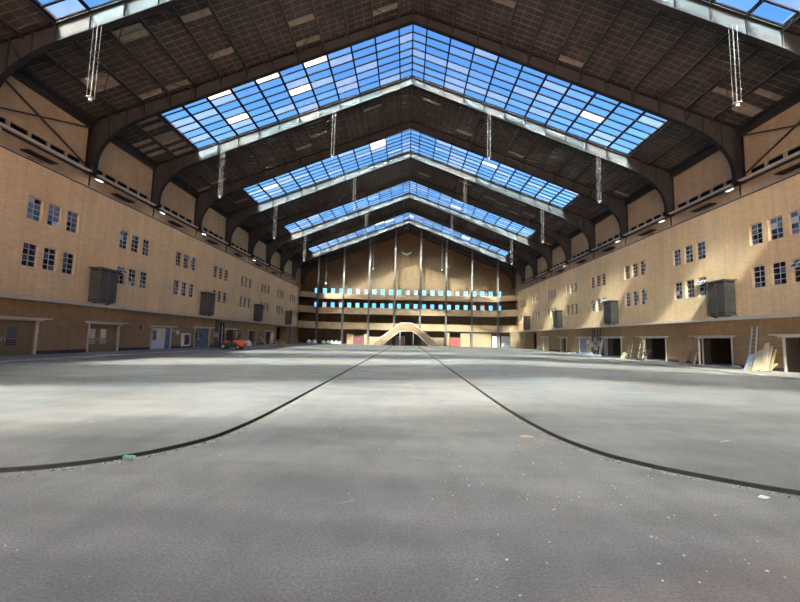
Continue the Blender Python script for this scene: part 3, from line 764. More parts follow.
for sd in (-1, 1):
    for i in range(5):
        y = 30.55 + 16.4*(i-1)
        if i == 0: lab = 'grey louvred timber box on the %s wall beside the viewer, outside the picture' % SIDE[sd]
        else: lab = '%s grey louvred timber box hanging on the %s brick wall' % (ORD[i-1], SIDE[sd])
        oriel(sd, y, lab)

# ================================================================ GROUND FLOOR DOORS
def leaf(root, sd, xd, y0, y1, top, mat, glassm, lattice=True, zb=ZWALK+.02, win=(1.2, 1.9), hinge=1):
    mb = MB(); w = y1-y0; a, b = y0+w*.22, y1-w*.22; t = .05
    for p in ((y0, a, zb, top), (b, y1, zb, top), (a, b, zb, win[0]), (a, b, win[1], top)):
        mb.box((sd*xd, p[0], p[2]), (sd*(xd+t), p[1], p[3]), mat)
    mb.box((sd*(xd-.012), y0+w*.2, zb+.2), (sd*xd, y1-w*.2, win[0]-.15), mat)
    d = mb.build('leaf', root)
    g = MB(); g.box((sd*(xd+.02), a, win[0]), (sd*(xd+.03), b, win[1]), glassm); g.build('pane', d)
    if lattice:
        g = MB()
        for j in range(3): g.box((sd*(xd-.015), a-.03, win[0]-.42+.13*j), (sd*xd, b+.03, win[0]-.35+.13*j), 'trim_pale' if glassm == 'pane_reflection' else 'steel_dark')
        g.build('vent', d)
    g = MB(); yh = y1-.09 if hinge < 0 else y0+.09
    g.tube([(sd*(xd-.06), yh, 1.0), (sd*(xd-.06), yh, 1.22)], .018, 'aluminium', 6); g.build('handle', d)
    return d
dn = 0
for sd in (-1, 1):
    for a, b, top, st in DOORS[sd]:
        dn += 1
        root = empty('door_%d' % dn, (sd*XW, (a+b)/2, ZWALK)); tag(root, kind='structure')
        jm = 'door_blue' if st == 'white' else 'trim_pale'
        mb = MB(); mb.box((sd*(XW-.42), a-.42, top+.06), (sd*(XW+.05), b+.62, top+.15), 'trim_pale'); mb.build('canopy', root)
        mb = MB(); mb.box((sd*(XW-.1), a-.3, top-.06), (sd*(XW-.02), b+.35, top+.06), 'trim_pale'); mb.build('lintel', root)
        for y in (a-.05, b-.05):
            mb = MB(); mb.box((sd*(XW-.07), y, ZWALK), (sd*(XW+.05), y+.10, top), 'trim_pale'); mb.build('jamb', root)
        if st in ('brown', 'brown_near', 'white', 'blue'):
            m = {'brown': 'door_brown', 'brown_near': 'door_brown', 'white': 'door_white', 'blue': 'door_blue'}[st]
            gm = {'brown': 'pane_reflection', 'brown_near': 'pane_grey', 'white': 'pane_dark', 'blue': 'pane_dark'}[st]
            xd = XW + (0.08 if st == 'white' else 0.22)
            ya0 = a+.12; yb0 = a+.12+2.25; mid = (ya0+yb0)/2
            h = top-.12
            leaf(root, sd, xd, ya0, mid-.01, h, m, gm, st in ('brown', 'brown_near'), win=(1.15, 1.9) if st != 'white' else (1.0, 1.95), hinge=-1)
            leaf(root, sd, xd, mid+.01, yb0, h, m, 'pane_reflection' if st == 'white' else gm, st in ('brown', 'brown_near'), win=(1.15, 1.9) if st != 'white' else (1.0, 1.95))
            mb = MB(); mb.box((sd*xd, yb0, ZWALK), (sd*(xd+.06), b, top), 'door_blue' if st in ('white', 'blue') else 'door_brown'); mb.build('side_panel', root)
            mb = MB(); mb.box((sd*xd, a, h), (sd*(xd+.06), b, top), m if st != 'white' else 'door_blue'); mb.build('transom', root)
        elif st == 'open':
            if a > 28: mb = MB(); mb.box((sd*(XW+.02), b-.36, ZWALK), (sd*(XW+.10), b-.28, top-.02), 'trim_pale'); mb.build('inner_post', root)
            mb = MB(); mb.box((sd*(XW+.06), b-.05, ZWALK), (sd*(XW+.92), b-.005, top-.02), 'reveal_brown'); mb.build('side_panel', root)
        elif st == 'ajar':
            mb = MB(); mb.box((sd*(XW+.05), a+1.3, ZWALK), (sd*(XW+.11), b-.05, top-.02), 'door_blue'); mb.build('side_panel', root)
            mb = MB(); mb.box((sd*(XW-.05), a+.05, ZWALK), (sd*(XW), a+1.1, top-.1), 'wood_tan'); d = mb.build('leaf', root)
            mb = MB(); mb.box((sd*(XW-.056), a+.25, 1.5), (sd*(XW-.05), a+.75, 2.0), 'paper'); mb.build('notice', d)
        elif st == 'panel':
            mb = MB(); mb.box((sd*(XW+.05), a, ZWALK), (sd*(XW+.12), b, top), 'wood_tan'); mb.build('leaf', root)
        else:
            mb = MB(); mb.box((sd*(XW+.5), a, ZWALK), (sd*(XW+.56), b, top), 'steel_dark'); mb.build('leaf', root)
# tan partition and post in the passage at the far end of each side wall
mb = MB(); mb.box((-XW+.05, 81.2, ZWALK), (-XW-.1, 87.7, 3.3), 'panel_tan'); tag(mb.build('wall_partition_left'), kind='structure')
mb = MB(); mb.prism([(24.45, 82.4, 0), (23.2, 87.5, 0), (22.9, 88.4, 0), (24.45, 88.4, 0)], (0, 0, 3.6), 'panel_tan'); tag(mb.build('wall_partition_right'), kind='structure')
mb = MB(); mb.box((-XW+.7, 80.6, ZWALK), (-XW+.4, 80.9, ZLED), 'column_grey'); tag(mb.build('passage_post'), 'grey steel post under the ledge at the far left passage', 'post')

# ================================================================ BACK GALLERIES
LEV = ((3.50, 5.08), (7.05, 8.55), (10.55, 11.75))
def gal_path(off=0.0):
    P = []
    for i in range(9):
        t = i/8; P.append((-24.5+off*0 + 3.2*(1-(1-t)**2.0), 87.7 + (YC-0.2-87.7)*t**1.6 + off))
    P2 = [(-x, y) for x, y in reversed(P)]
    return P + P2
for i, (z0, z1) in enumerate(LEV):
    mb = MB(); P = gal_path(); n = len(P); t = 0.22
    for j in range(n-1):
        (xa, ya_), (xb, yb_) = P[j], P[j+1]
        q0, q1 = (xa, ya_+t), (xb, yb_+t)
        mb.poly([(xa,ya_,z0),(xb,yb_,z0),(xb,yb_,z1),(xa,ya_,z1)], 'gallery_tan')
        mb.poly([(*q0,z0),(*q1,z0),(*q1,z1),(*q0,z1)], 'gallery_tan')
        mb.poly([(xa,ya_,z1),(xb,yb_,z1),(*q1,z1),(*q0,z1)], 'concrete_pale')
        mb.poly([(xa,ya_,z0),(xb,yb_,z0),(*q1,z0),(*q0,z0)], 'gallery_tan')
    mb.box((-24.6, 87.5, z0), (-24.45, 88.0, z1), 'gallery_tan'); mb.box((24.45, 87.5, z0), (24.6, 88.0, z1), 'gallery_tan')
    tag(mb.build('wall_gallery_%d' % (i+1)), kind='structure')
    bm = bmesh.new(); zf = z0+0.15
    vv = [bm.verts.new((x, y+.05, zf)) for x, y in P] + [bm.verts.new(p) for p in ((XU, 87.7, zf), (XU, YB, zf), (-XU, YB, zf), (-XU, 87.7, zf))]
    f = bm.faces.new(vv); r = bmesh.ops.extrude_face_region(bm, geom=[f]); 
    for v in r['geom']:
        if isinstance(v, bmesh.types.BMVert): v.co.z += 0.2
    bmesh.ops.triangulate(bm, faces=bm.faces[:]); bmesh.ops.recalc_face_normals(bm, faces=bm.faces)
    me = bpy.data.meshes.new('floor_gallery'); bm.to_mesh(me); bm.free(); me.materials.append(MAT['slab_dark'])
    o = bpy.data.objects.new('floor_gallery_%d' % (i+1), me); C.objects.link(o); tag(o, kind='structure')
CNAME = ['first', 'second', 'third', 'fourth', 'fifth', 'sixth', 'seventh', 'eighth']
for i in range(8):
    x = -21+6*i
    t = thing('gallery_column', (x, YC-.35, 0), '%s grey steel column from the left at the far galleries' % CNAME[i], 'column', 'columns at the far galleries')
    zt = zd(x)-.3
    mb = MB(); mb.box((x-.04, YC-.52, 0), (x+.04, YC-.2, zt), 'column_grey'); mb.build('web', t)
    for y in (YC-.55, YC-.2):
        mb = MB(); mb.box((x-.2, y, 0), (x+.2, y+.035, zt), 'column_grey'); mb.build('flange', t)
    mb = MB(); mb.box((x-.3, YC-.65, 0), (x+.3, YC-.1, .06), 'column_grey'); mb.build('base_plate', t)
# ground-level wall infill between the columns, doors at the back
for i, (x0, x1, z1, m) in enumerate(((-13.9, -12.4, 2.4, 'panel_tan'), (-9.9, -9.2, 2.4, 'panel_tan'), (-8.8, -3.4, 1.9, 'panel_tan'), (3.4, 8.6, 2.0, 'panel_tan'), (15.3, 19.6, 3.2, 'panel_tan'), (9.2, 9.9, 3.2, 'panel_tan'), (12.5, 14.7, 3.2, 'panel_tan'))):
    mb = MB(); mb.box((x0, YC+.2, 0.05), (x1, YC+.4, z1), m); tag(mb.build('wall_infill_%d' % (i+1)), kind='structure')
def back_door(n, x0, x1, z0, z1, y, mat, two=True, frame='steel_dark'):
    root = empty('door_back_%d' % n, ((x0+x1)/2, y, z0)); tag(root, kind='structure')
    mb = MB()
    for a, b, c, d in ((x0-.12, x0, z0, z1+.12), (x1, x1+.12, z0, z1+.12), (x0, x1, z1, z1+.12)): mb.box((a, y-.06, c), (b, y+.1, d), frame)
    mb.build('frame', root)
    L = [(x0, (x0+x1)/2-.015), ((x0+x1)/2+.015, x1)] if two else [(x0, x1)]
    for a, b in L:
        mb = MB(); mb.box((a, y-.03, z0), (b, y+.03, z1), mat); mb.box((a+.15, y-.045, z0+.2), (b-.15, y-.03, z1-.2), mat); d = mb.build('leaf', root)
        mb = MB(); mb.tube([(b-.1, y-.09, z0+.95), (b-.1, y-.09, z0+1.15)], .02, 'aluminium', 6); mb.build('handle', d)
back_door(1, -12.3, -10.0, .08, 2.1, YC+.3, 'maroon'); back_door(2, 10.0, 12.4, .08, 2.1, YC+.3, 'red_door')
back_door(3, -2.4, -.5, .08, 2.0, YC+.6, 'pink_door', False, 'frame_white'); back_door(4, 19.9, 21.3, .08, 2.5, YC-.02, 'paint_white', False, 'frame_white')
back_door(5, 22.2, 25.0, .08, 2.5, YC+.7, 'frame_white', True, 'paint_white')
back_door(6, -1.5, .1, 3.9, 5.95, YB-.15, 'steel_dark'); back_door(7, .5, 1.9, 3.9, 5.95, YB-.15, 'steel_dark')

# double staircase in front of the galleries
t = thing('double_staircase', (0, 89.5, 0), 'tan double staircase rising to a central landing below the far galleries', 'staircase')
OUT = [(-7.3, 0.12), (-6.8, .98), (-1.3, 5.1), (1.15, 5.1), (6.6, 1.0), (7.1, .12)]
INN = [(5.3, .12), (1.45, 3.3), (-1.5, 3.3), (-5.5, .12)]
for y in (88.6, 90.5):
    mb = MB(); pts = OUT + INN
    quads = [((-7.3,.12),(-6.8,.98),(-1.3,5.1),(-1.5,3.3),(-5.5,.12)), ((-1.3,5.1),(1.15,5.1),(1.45,3.3),(-1.5,3.3)), ((1.15,5.1),(6.6,1.0),(7.1,.12),(5.3,.12),(1.45,3.3))]
    for q in quads: mb.prism([(x, y, z) for x, z in q], (0, .15, 0), 'stair_tan')
    mb.build('parapet', t)
    for (xa, za), (xb, zb) in zip(OUT[1:-2], OUT[2:-1]):
        mb = MB(); mb.beam((xa, y+.075, za+.04), (xb, y+.075, zb+.04), .24, .1, 'frame_white'); mb.build('handrail', t)
    for (xa, za), (xb, zb) in zip(INN[:-1], INN[1:]):
        mb = MB(); mb.beam((xa, y+.06, za-.02), (xb, y+.06, zb-.02), .2, .1, 'frame_white'); mb.build('string_edge', t)
for s in (-1, 1):
    for j in range(22):
        x0 = s*(6.3 - j*.23); z = .18 + j*.175
        mb = MB(); mb.box((x0, 88.75, max(0.05, z-.35)), (x0-s*.25, 90.5, z), 'concrete_pale'); mb.build('step', t)
mb = MB(); mb.box((-1.4, 88.75, 3.7), (1.4, YC-.1, 3.95), 'concrete_pale'); mb.build('landing', t)
for x in (-1.5, 1.5):
    for y in (88.7, 90.5):
        mb = MB(); mb.box((x-.1, y, 0), (x+.1, y+.15, 3.4), 'frame_white'); mb.build('post', t)

# gull-shaped ornament high on the end wall
t = thing('gull_ornament', (-.45, YB-.15, 22.2), 'white spread-winged gull shape high on the far brick wall', 'ornament')
for s in (-1, 1):
    mb = MB(); P = [(0, .12), (.35, .05), (.8, .32), (1.35, .55), (1.0, .18), (.5, -.22), (.12, -.35), (0, -.35)]
    mb.prism([(-.45+s*x, YB-.2, 22.4+z) for x, z in P], (0, .08, 0), 'paint_white'); mb.build('wing', t)
mb = MB(); mb.tube([(-.45, YB-.2, 22.6), (-.45, YB-.26, 22.2), (-.45, YB-.2, 21.8)], .14, 'paint_white'); mb.build('body', t)
for i, (x, z0, z1) in enumerate(((-8.1, 17.6, 20.0), (7.9, 17.6, 20.2), (-19.1, 13.9, 18.2))):
    t = thing('pendant_lamp', (x, 91, z0), ('left', 'right', 'outermost left')[i] + ' thin pendant lamp hanging before the far end wall', 'lamp', 'pendant lamps before the end wall')
    mb = MB(); mb.tube([(x, 91, z0+.2), (x, 91, zd(x))], .02, 'aluminium', 6); mb.build('rod', t)
    mb = MB(); lathe(mb, [(.05, z0+.3), (.16, z0+.1), (.17, z0), (.05, z0-.05)], 'paint_white', (x, 91, 0), 12); mb.build('shade', t, True)

# ================================================================ FORKLIFT
def forklift(x, y, rot):
    t = thing('forklift', (x, y, ZSIDE), 'red and black forklift truck parked by the left wall', 'forklift')
    t.rotation_euler = (0, 0, rot)
    def part(mb, name, parent=t, smooth=False):
        o = bpy.data.objects.new(name, mb.mesh(name, smooth)); C.objects.link(o); o.parent = parent; return o
    m = MB(); m.prism([(-.5, -1.0, .25), (-.5, .95, .25), (-.5, .95, .95), (-.5, .2, 1.0), (-.5, -.2, .75), (-.5, -1.0, .7)], (1.0, 0, 0), 'steel_dark'); part(m, 'chassis')
    m = MB(); m.prism([(-.52, .75, .3), (-.52, 1.35, .35), (-.52, 1.45, .75), (-.52, 1.3, 1.02), (-.52, .3, 1.1), (-.52, .3, .8), (-.52, .75, .7)], (1.04, 0, 0), 'fork_red'); part(m, 'counterweight')
    m = MB(); m.prism([(-.5, -.75, .72), (-.5, -.25, .76), (-.5, -.3, .9), (-.5, -.7, 1.0)], (1.0, 0, 0), 'fork_red'); part(m, 'cowl')
    m = MB(); m.box((-.28, .1, 1.08), (.28, .6, 1.2), 'rubber'); m.prism([(-.26, .55, 1.15), (-.26, .68, 1.15), (-.26, .78, 1.62), (-.26, .68, 1.62)], (.52, 0, 0), 'rubber'); part(m, 'seat')
    m = MB()
    for s in (-1, 1):
        m.tube([(s*.46, -.72, .9), (s*.46, -.42, 2.12)], .035, 'steel_dark', 6); m.tube([(s*.46, .8, 1.05), (s*.46, .72, 2.12)], .035, 'steel_dark', 6); m.tube([(s*.46, -.42, 2.12), (s*.46, .72, 2.12)], .035, 'steel_dark', 6)
    for j in range(6): m.beam((-.46, -.42+j*.228, 2.12), (.46, -.42+j*.228, 2.12), .04, .04, 'steel_dark')
    part(m, 'overhead_guard')
    for s in (-1, 1):
        m = MB(); m.box((s*.38-.06, -1.22, .1), (s*.38+.06, -1.05, 2.95), 'steel_grey'); part(m, 'mast_rail')
        m = MB(); m.box((s*.26-.06, -2.3, .12), (s*.26+.06, -1.25, .17), 'steel_grey'); m.box((s*.26-.06, -1.33, .12), (s*.26+.06, -1.25, .85), 'steel_grey'); part(m, 'fork')
    for z in (.5, 1.5, 2.2, 2.88):
        m = MB(); m.box((-.4, -1.18, z), (.4, -1.1, z+.09), 'steel_grey'); part(m, 'mast_crossbar')
    m = MB(); m.tube([(0, -1.12, .2), (0, -1.12, 2.6)], .05, 'aluminium', 8); part(m, 'lift_cylinder')
    m = MB(); m.box((-.45, -1.27, .35), (.45, -1.22, .95), 'steel_dark')
    for j in range(5): m.box((-.42+j*.2, -1.26, .95), (-.39+j*.2, -1.23, 1.5), 'steel_dark')
    m.box((-.45, -1.26, 1.45), (.45, -1.23, 1.5), 'steel_dark'); part(m, 'load_backrest')
    m = MB(); m.tube([(0, -.5, .95), (0, -.25, 1.25)], .03, 'rubber', 6); lathe(m, [(.17, 1.25), (.19, 1.27), (.17, 1.29)], 'rubber', (0, -.25, 0), 14); part(m, 'steering_wheel')
    for s in (-1, 1):
        for yy, r in ((-.72, .34), (.85, .27)):
            m = MB(); lathe(m, [(r*.6, -.11), (r, -.09), (r, .09), (r*.6, .11)], 'rubber', (s*.5, yy, r), 18, 'x')
            w = part(m, 'wheel')
            m = MB(); lathe(m, [(r*.5, -.12), (r*.5, .12)], 'rail_pale', (s*.5, yy, r), 12, 'x'); part(m, 'hub', w)
    m = MB(); m.box((-.5, -.5, 2.16), (-.3, -.4, 2.28), 'lamp_glow'); 
    m = MB(); m.box((.25, .2, 2.16), (.45, .4, 2.3), 'paint_white'); part(m, 'beacon')
forklift(-19.3, 43.6, math.radians(-84))

# ================================================================ SMALL THINGS, LEFT SIDE
t = thing('hose_cabinet', (-XW, 43.4, .3), 'white framed cabinet with a dark red front on the left wall', 'cabinet')
mb = MB(); mb.box((-XW+.01, 42.7, .3), (-XW+.22, 44.2, 1.72), 'paint_white'); mb.build('body', t)
mb = MB(); mb.box((-XW+.22, 42.98, .48), (-XW+.25, 43.92, 1.55), 'maroon'); d = mb.build('door', t)
mb = MB(); mb.box((-XW+.25, 43.02, .95), (-XW+.28, 43.08, 1.15), 'aluminium'); mb.build('handle', d)
t = thing('wall_sign', (-XW, 42.0, 1.65), 'small white square sign on brick beside the white doors', 'sign')
mb = MB(); mb.box((-XW, 41.72, 1.6), (-XW+.02, 42.3, 1.98), 'paper'); mb.build('plate', t)
mb = MB(); mb.box((-XW+.02, 41.8, 1.72), (-XW+.024, 42.2, 1.76), 'rail_pale'); mb.box((-XW+.02, 41.8, 1.82), (-XW+.024, 42.1, 1.86), 'rail_pale'); mb.build('print', t)
t = thing('bulkhead_light', (-XW, 41.25, 1.95), 'small round lamp on brick next to the white doors', 'lamp')
mb = MB(); lathe(mb, [(.12, 0), (.12, .06), (.06, .1)], 'rail_pale', (-XW, 41.2, 1.95), 12, 'x'); mb.build('housing', t); mb = MB(); lathe(mb, [(.09, .06), (.05, .12)], 'paint_white', (-XW, 41.2, 1.95), 12, 'x'); mb.build('cover', t)
t = thing('wall_bell', (-XW, 36.0, 1.9), 'small dark bell box on brick left of the white doors', 'bell')
mb = MB(); lathe(mb, [(.13, 0), (.13, .05), (.04, .1)], 'steel_dark', (-XW, 36.0, 2.2), 12, 'x'); mb.build('dome', t)
mb = MB(); mb.box((-XW, 35.95, 1.95), (-XW+.05, 36.05, 2.1), 'steel_dark'); mb.build('box', t)
def sack(x, y, z, r, mat, label, group, name='rubbish_sack'):
    bm = bmesh.new(); bmesh.ops.create_icosphere(bm, subdivisions=3, radius=1)
    ph = [random.uniform(0, 6) for _ in range(6)]
    for v in bm.verts:
        c = v.co; d = 1 + .12*math.sin(4*c.x+ph[0])*math.sin(3.3*c.y+ph[1]) + .08*math.sin(7*c.z+ph[2]+3*c.x)
        v.co = Vector((c.x*d*r*1.05, c.y*d*r*.9, max(-.55, c.z*d)*r*1.15))
    z0 = min(v.co.z for v in bm.verts)
    for v in bm.verts: v.co += Vector((x, y, z-z0))
    me = bpy.data.meshes.new('bag'); bm.to_mesh(me); bm.free(); me.materials.append(MAT[mat])
    me.polygons.foreach_set('use_smooth', [True]*len(me.polygons))
    t = thing(name, (x, y, z), label, 'sack', group)
    o = bpy.data.objects.new('bag', me); C.objects.link(o); o.parent = t; o.matrix_parent_inverse = Matrix.Translation((-x, -y, -z))
    m = MB(); lathe(m, [(r*.12, z+r*1.6), (r*.07, z+r*1.78), (r*.2, z+r*1.98)], mat, (x, y, 0), 10); m.build('tied_neck', t, True)
WHT = ['first', 'second', 'third', 'fourth', 'fifth', 'sixth', 'seventh', 'eighth']
for i, (x, y, r, m) in enumerate(((-21.9, 89.2, .5, 'sack_white'), (-20.8, 89.5, .46, 'sack_white'), (-19.7, 89.9, .5, 'sack_black'), (-18.7, 89.3, .42, 'sack_white'), (-17.8, 89.7, .4, 'sack_white'), (-16.85, 89.2, .46, 'sack_white'), (-15.9, 89.6, .4, 'sack_white'), (-15.1, 89.2, .34, 'sack_white'))):
    sack(x, y, ZSIDE, r, m, '%s sack from the left in the row before the far galleries, %s plastic' % (WHT[i], 'white' if m == 'sack_white' else 'black'), 'sacks before the far galleries')
sack(-22.9, 57.0, ZWALK, .5, 'sack_white', 'white bulging sack by the left wall behind the forklift', 'sack by the left wall')
def pallet_stack(x, y, n):
    for i in range(n):
        t = thing('pallet', (x, y, ZSIDE+i*.16), '%s wooden pallet from the floor in the stack at the left passage' % WHT[i], 'pallet', 'pallets by the left passage')
        z = ZSIDE+i*.16
        for j in range(5): 
            m = MB(); m.box((x-.6, y-.5+j*.22, z+.12), (x+.6, y-.5+j*.22+.14, z+.15), 'wood_pale'); m.build('board', t)
        for j in range(3):
            m = MB(); m.box((x-.6+j*.52, y-.5, z), (x-.6+j*.52+.12, y+.52, z+.12), 'wood_tan'); m.build('runner', t)
pallet_stack(-19.2, 60.2, 5)
def board(name, a, b, w, th, mat, label, cat, group=None, updir=(0, 1, 0)):
    """leaning board from foot a to head b; w along updir, with cleats so it reads as built"""
    a, b = Vector(a), Vector(b); d = (b-a).normalized(); u = Vector(updir); nrm = d.cross(u).normalized(); wv = nrm.cross(d).normalized()
    mb = MB(); mb.prism([a-wv*w/2, a+wv*w/2, b+wv*w/2, b-wv*w/2], nrm*th, mat)
    return tag(mb.build(name), label, cat, group)
board('leaning_board', (-23.5, 66.6, ZWALK), (-24.4, 66.0, 1.35), .35, .05, 'wood_pale', 'pale plank leaning on the left wall near the far doors', 'board')
t = thing('notice_stand', (-23.6, 69.4, ZWALK), 'white printed panel on legs near the far left doors', 'panel')
mb = MB(); mb.box((-23.7, 68.7, .35), (-23.62, 70.0, 2.1), 'paper'); mb.build('panel', t)
mb = MB()
for y, z in ((68.9, 1.6), (69.3, 1.2), (69.1, .8)): mb.box((-23.62, y, z), (-23.6, y+.5, z+.22), 'rail_pale')
mb.build('print', t)
for y in (68.8, 69.9): 
    mb = MB(); mb.box((-23.7, y-.03, ZWALK), (-23.62, y+.03, .4), 'rail_pale'); mb.build('leg', t)
t = thing('work_table', (-22.2, 67.3, ZWALK), 'plain wooden trestle table by the far left doors', 'table')
mb = MB(); mb.box((-22.7, 66.2, .92), (-21.9, 68.6, 1.0), 'wood_tan'); mb.build('tabletop', t)
for x in (-22.6, -22.0):
    for y in (66.4, 68.4): mb = MB(); mb.box((x-.04, y-.04, ZWALK), (x+.04, y+.04, .92), 'wood_brown'); mb.build('leg', t)
t = thing('wall_pipes', (-XW, 51.0, .5), 'tangle of dark pipes and switch boxes on the left wall by the forklift', 'pipes')
for y in (50.2, 50.7, 51.4): mb = MB(); mb.tube([(-XW+.1, y, .4), (-XW+.1, y, 3.55)], .06, 'steel_dark', 8); mb.build('pipe', t)
for y, z in ((50.1, 1.3), (51.1, 1.0), (51.2, 2.0)): mb = MB(); mb.box((-XW, y, z), (-XW+.25, y+.55, z+.6), 'rail_pale'); mb.build('switch_box', t)

# ================================================================ SMALL THINGS, RIGHT SIDE
t = thing('wall_switchgear', (XW, 51.5, .4), 'grey pipes and switch boxes on the right wall between two doorways', 'pipes')
for y in (50.4, 51.0, 51.9, 52.5): mb = MB(); mb.tube([(XW-.1, y, .3), (XW-.1, y, 3.55)], .06, 'steel_dark', 8); mb.build('pipe', t)
for y, z in ((50.3, 1.2), (51.2, .8), (51.3, 1.7), (52.2, 1.1)): mb = MB(); mb.box((XW, y, z), (XW-.25, y+.6, z+.7), 'rail_pale'); mb.build('switch_box', t)
# ladder
t = thing('ladder', (23.7, 28.5, ZWALK), 'aluminium ladder leaning on the right wall beside timber boards', 'ladder')
A, B = Vector((23.8, 27.95, ZWALK)), Vector((24.43, 28.2, 3.08))
for dy in (-.24, .24):
    mb = MB(); mb.beam(A+Vector((0, dy, 0)), B+Vector((0, dy*.85, 0)), .05, .09, 'aluminium'); mb.build('rail', t)
for j in range(10):
    p = A.lerp(B, (j+.7)/10.6); mb = MB(); mb.tube([p+Vector((0, -.24, 0)), p+Vector((0, .24, 0))], .022, 'aluminium', 6); mb.build('rung', t)
LB = 'boards leaning on the right wall'
for a, b, w, th, m, lab in (
    ((22.95, 27.3), (24.1, 28.15, 1.12), .42, .03, 'board_blue', 'light blue board leaning at the foot of the ladder'),
    ((22.82, 26.85), (24.1, 27.85, .95), .5, .03, 'wood_tan', 'low tan sheet leaning between the blue board and the tall boards'),
    ((22.7, 26.35), (24.15, 27.5, 1.42), .5, .03, 'wood_pale', 'wide pale plywood board leaning on the right wall'),
    ((22.85, 25.98), (24.3, 27.15, 1.92), .3, .05, 'wood_pale', 'tallest pale plank leaning on the right wall'),
    ((22.8, 25.72), (24.3, 26.9, 1.72), .26, .05, 'wood_pale', 'second tallest pale plank leaning just beside the tallest'),
    ((23.1, 25.75), (24.35, 26.65, 1.5), .14, .06, 'wood_tan', 'narrow batten tilted across the pale planks'),
    ((23.3, 26.1), (23.95, 26.2, .6), .2, .05, 'wood_tan', 'short plank end sticking out at the foot of the planks'),
    ((23.0, 33.7), (24.1, 34.75, 1.0), .7, .03, 'wood_brown', 'brown board leaning left of the second right doorway'),
    ((23.4, 33.1), (24.4, 34.2, 1.2), .12, .05, 'wood_brown', 'thin dark batten leaning left of the second right doorway'),
    ((23.5, 32.95), (24.38, 33.85, 1.0), .16, .05, 'wood_pale', 'pale batten leaning on the jamb of the second right doorway')):
    board('leaning_board', (a[0], a[1], ZWALK), b, w, th, m, lab, 'board', LB)
t = thing('rubble_bag', (23.4, 29.4, ZWALK), 'small grey heap of plastic beside the ladder foot', 'debris')
mb = MB(); lathe(mb, [(.32, ZWALK), (.38, ZWALK+.1), (.22, ZWALK+.2), (.08, ZWALK+.24)], 'rail_pale', (23.5, 28.9, 0), 12); mb.build('sheet', t, True)
mb = MB(); mb.box((23.3, 30.6, ZWALK), (23.9, 32.6, ZWALK+.06), 'trim_pale'); tag(mb.build('threshold_plank'), 'pale plank lying on the sill of the second right doorway', 'plank')
# arch-topped wooden hand trucks
def hand_truck(y, label):
    t = thing('hand_truck', (23.7, y, ZWALK), label, 'hand truck', 'wooden hand trucks')
    A, B = (23.2, ZWALK), (23.9, 2.05)
    for dy in (-.35, .35):
        mb = MB(); mb.beam((23.7, y+dy, ZWALK+.12), (23.98, y+dy, 1.7), .06, .07, 'wood_tan'); mb.build('side_rail', t)
    mb = MB(); mb.tube([(23.98+.06*math.sin(a), y-.35*math.cos(a), 1.7+.36*math.sin(a)) for a in [math.pi*j/10 for j in range(11)]], .035, 'wood_tan', 8); mb.build('handle_arch', t, True)
    for f in (.25, .5, .75):
        mb = MB(); mb.beam((23.7+.28*f, y-.35, ZWALK+.12+1.48*f), (23.7+.28*f, y+.35, ZWALK+.12+1.48*f), .05, .09, 'wood_tan'); mb.build('crosspiece', t)
    mb = MB(); mb.box((23.45, y-.35, ZWALK), (23.75, y+.35, ZWALK+.03), 'steel_dark'); mb.build('toe_plate', t)
    for dy in (-.45, .45):
        mb = MB(); lathe(mb, [(.13, -.03), (.13, .03)], 'rubber', (23.85, y+dy, ZWALK+.13), 14, 'y'); mb.build('wheel', t)
hand_truck(42.9, 'tan hand truck with rounded top, farther of the two by the right wall')
hand_truck(40.8, 'tan hand truck with rounded top, nearer of the two by the right wall')
# tipped table frame
t = thing('tipped_table', (22.7, 39.2, ZWALK), 'dark table frame lying on its side before the third right doorway', 'table')
for y in (37.6, 38.5, 39.4, 40.3):
    mb = MB(); mb.beam((22.3, y+.5, ZWALK), (22.9, y, 1.1), .06, .06, 'steel_dark'); mb.build('leg', t)
for f in (.02, .5, .98):
    mb = MB(); mb.beam((22.3+.6*f, 37.6+.5*(1-f), ZWALK+1.0*f+.03), (22.3+.6*f, 40.3+.5*(1-f), ZWALK+1.0*f+.03), .06, .06, 'steel_dark'); mb.build('bar', t)
board('leaning_board', (21.9, 40.9, ZWALK), (22.2, 40.7, .75), .7, .03, 'wood_pale', 'pale panel leaning on the tipped table frame', 'board', LB)
# white debris: crumpled sheets
def crumple(x, y, sx, sy, h, mat, label, name='plastic_sheet'):
    bm = bmesh.new(); bmesh.ops.create_grid(bm, x_segments=14, y_segments=14, size=.5)
    ph = [random.uniform(0, 6) for _ in range(4)]
    for v in bm.verts:
        u, w = v.co.x, v.co.y; e = max(0, 1-(2*abs(u))**3)*max(0, 1-(2*abs(w))**3)
        z = h*e*(.55+.45*math.sin(9*u+ph[0]+2*math.sin(5*w+ph[1]))*math.cos(8*w+ph[2]))
        v.co = Vector((x+u*sx*(1+.15*math.sin(7*w+ph[3])), y+w*sy*(1+.15*math.sin(6*u)), ZWALK+.01+max(0, z)))
    me = bpy.data.meshes.new(name); bm.to_mesh(me); bm.free(); me.materials.append(MAT[mat])
    o = bpy.data.objects.new(name, me); C.objects.link(o); return tag(o, label, 'sheet', 'crumpled sheets')
crumple(22.4, 50.0, 1.6, 3.0, .5, 'paper', 'nearer crumpled white plastic sheet on the right sidewalk')
crumple(22.2, 53.2, 1.4, 2.6, .35, 'sack_white', 'farther crumpled white plastic sheet on the right sidewalk')
crumple(22.3, 47.4, 1.2, 1.4, .4, 'paper', 'small crumpled pale sheet at the fourth right doorway')
crumple(21.8, 86.0, 2.6, 3.6, .55, 'paper', 'white crumpled tarpaulin on the floor in the far right corner')
board('leaning_board', (23.9, 49.7, ZWALK), (24.35, 49.6, 2.2), .4, .04, 'frame_white', 'pale door panel leaning beside the fourth right doorway', 'board', LB)

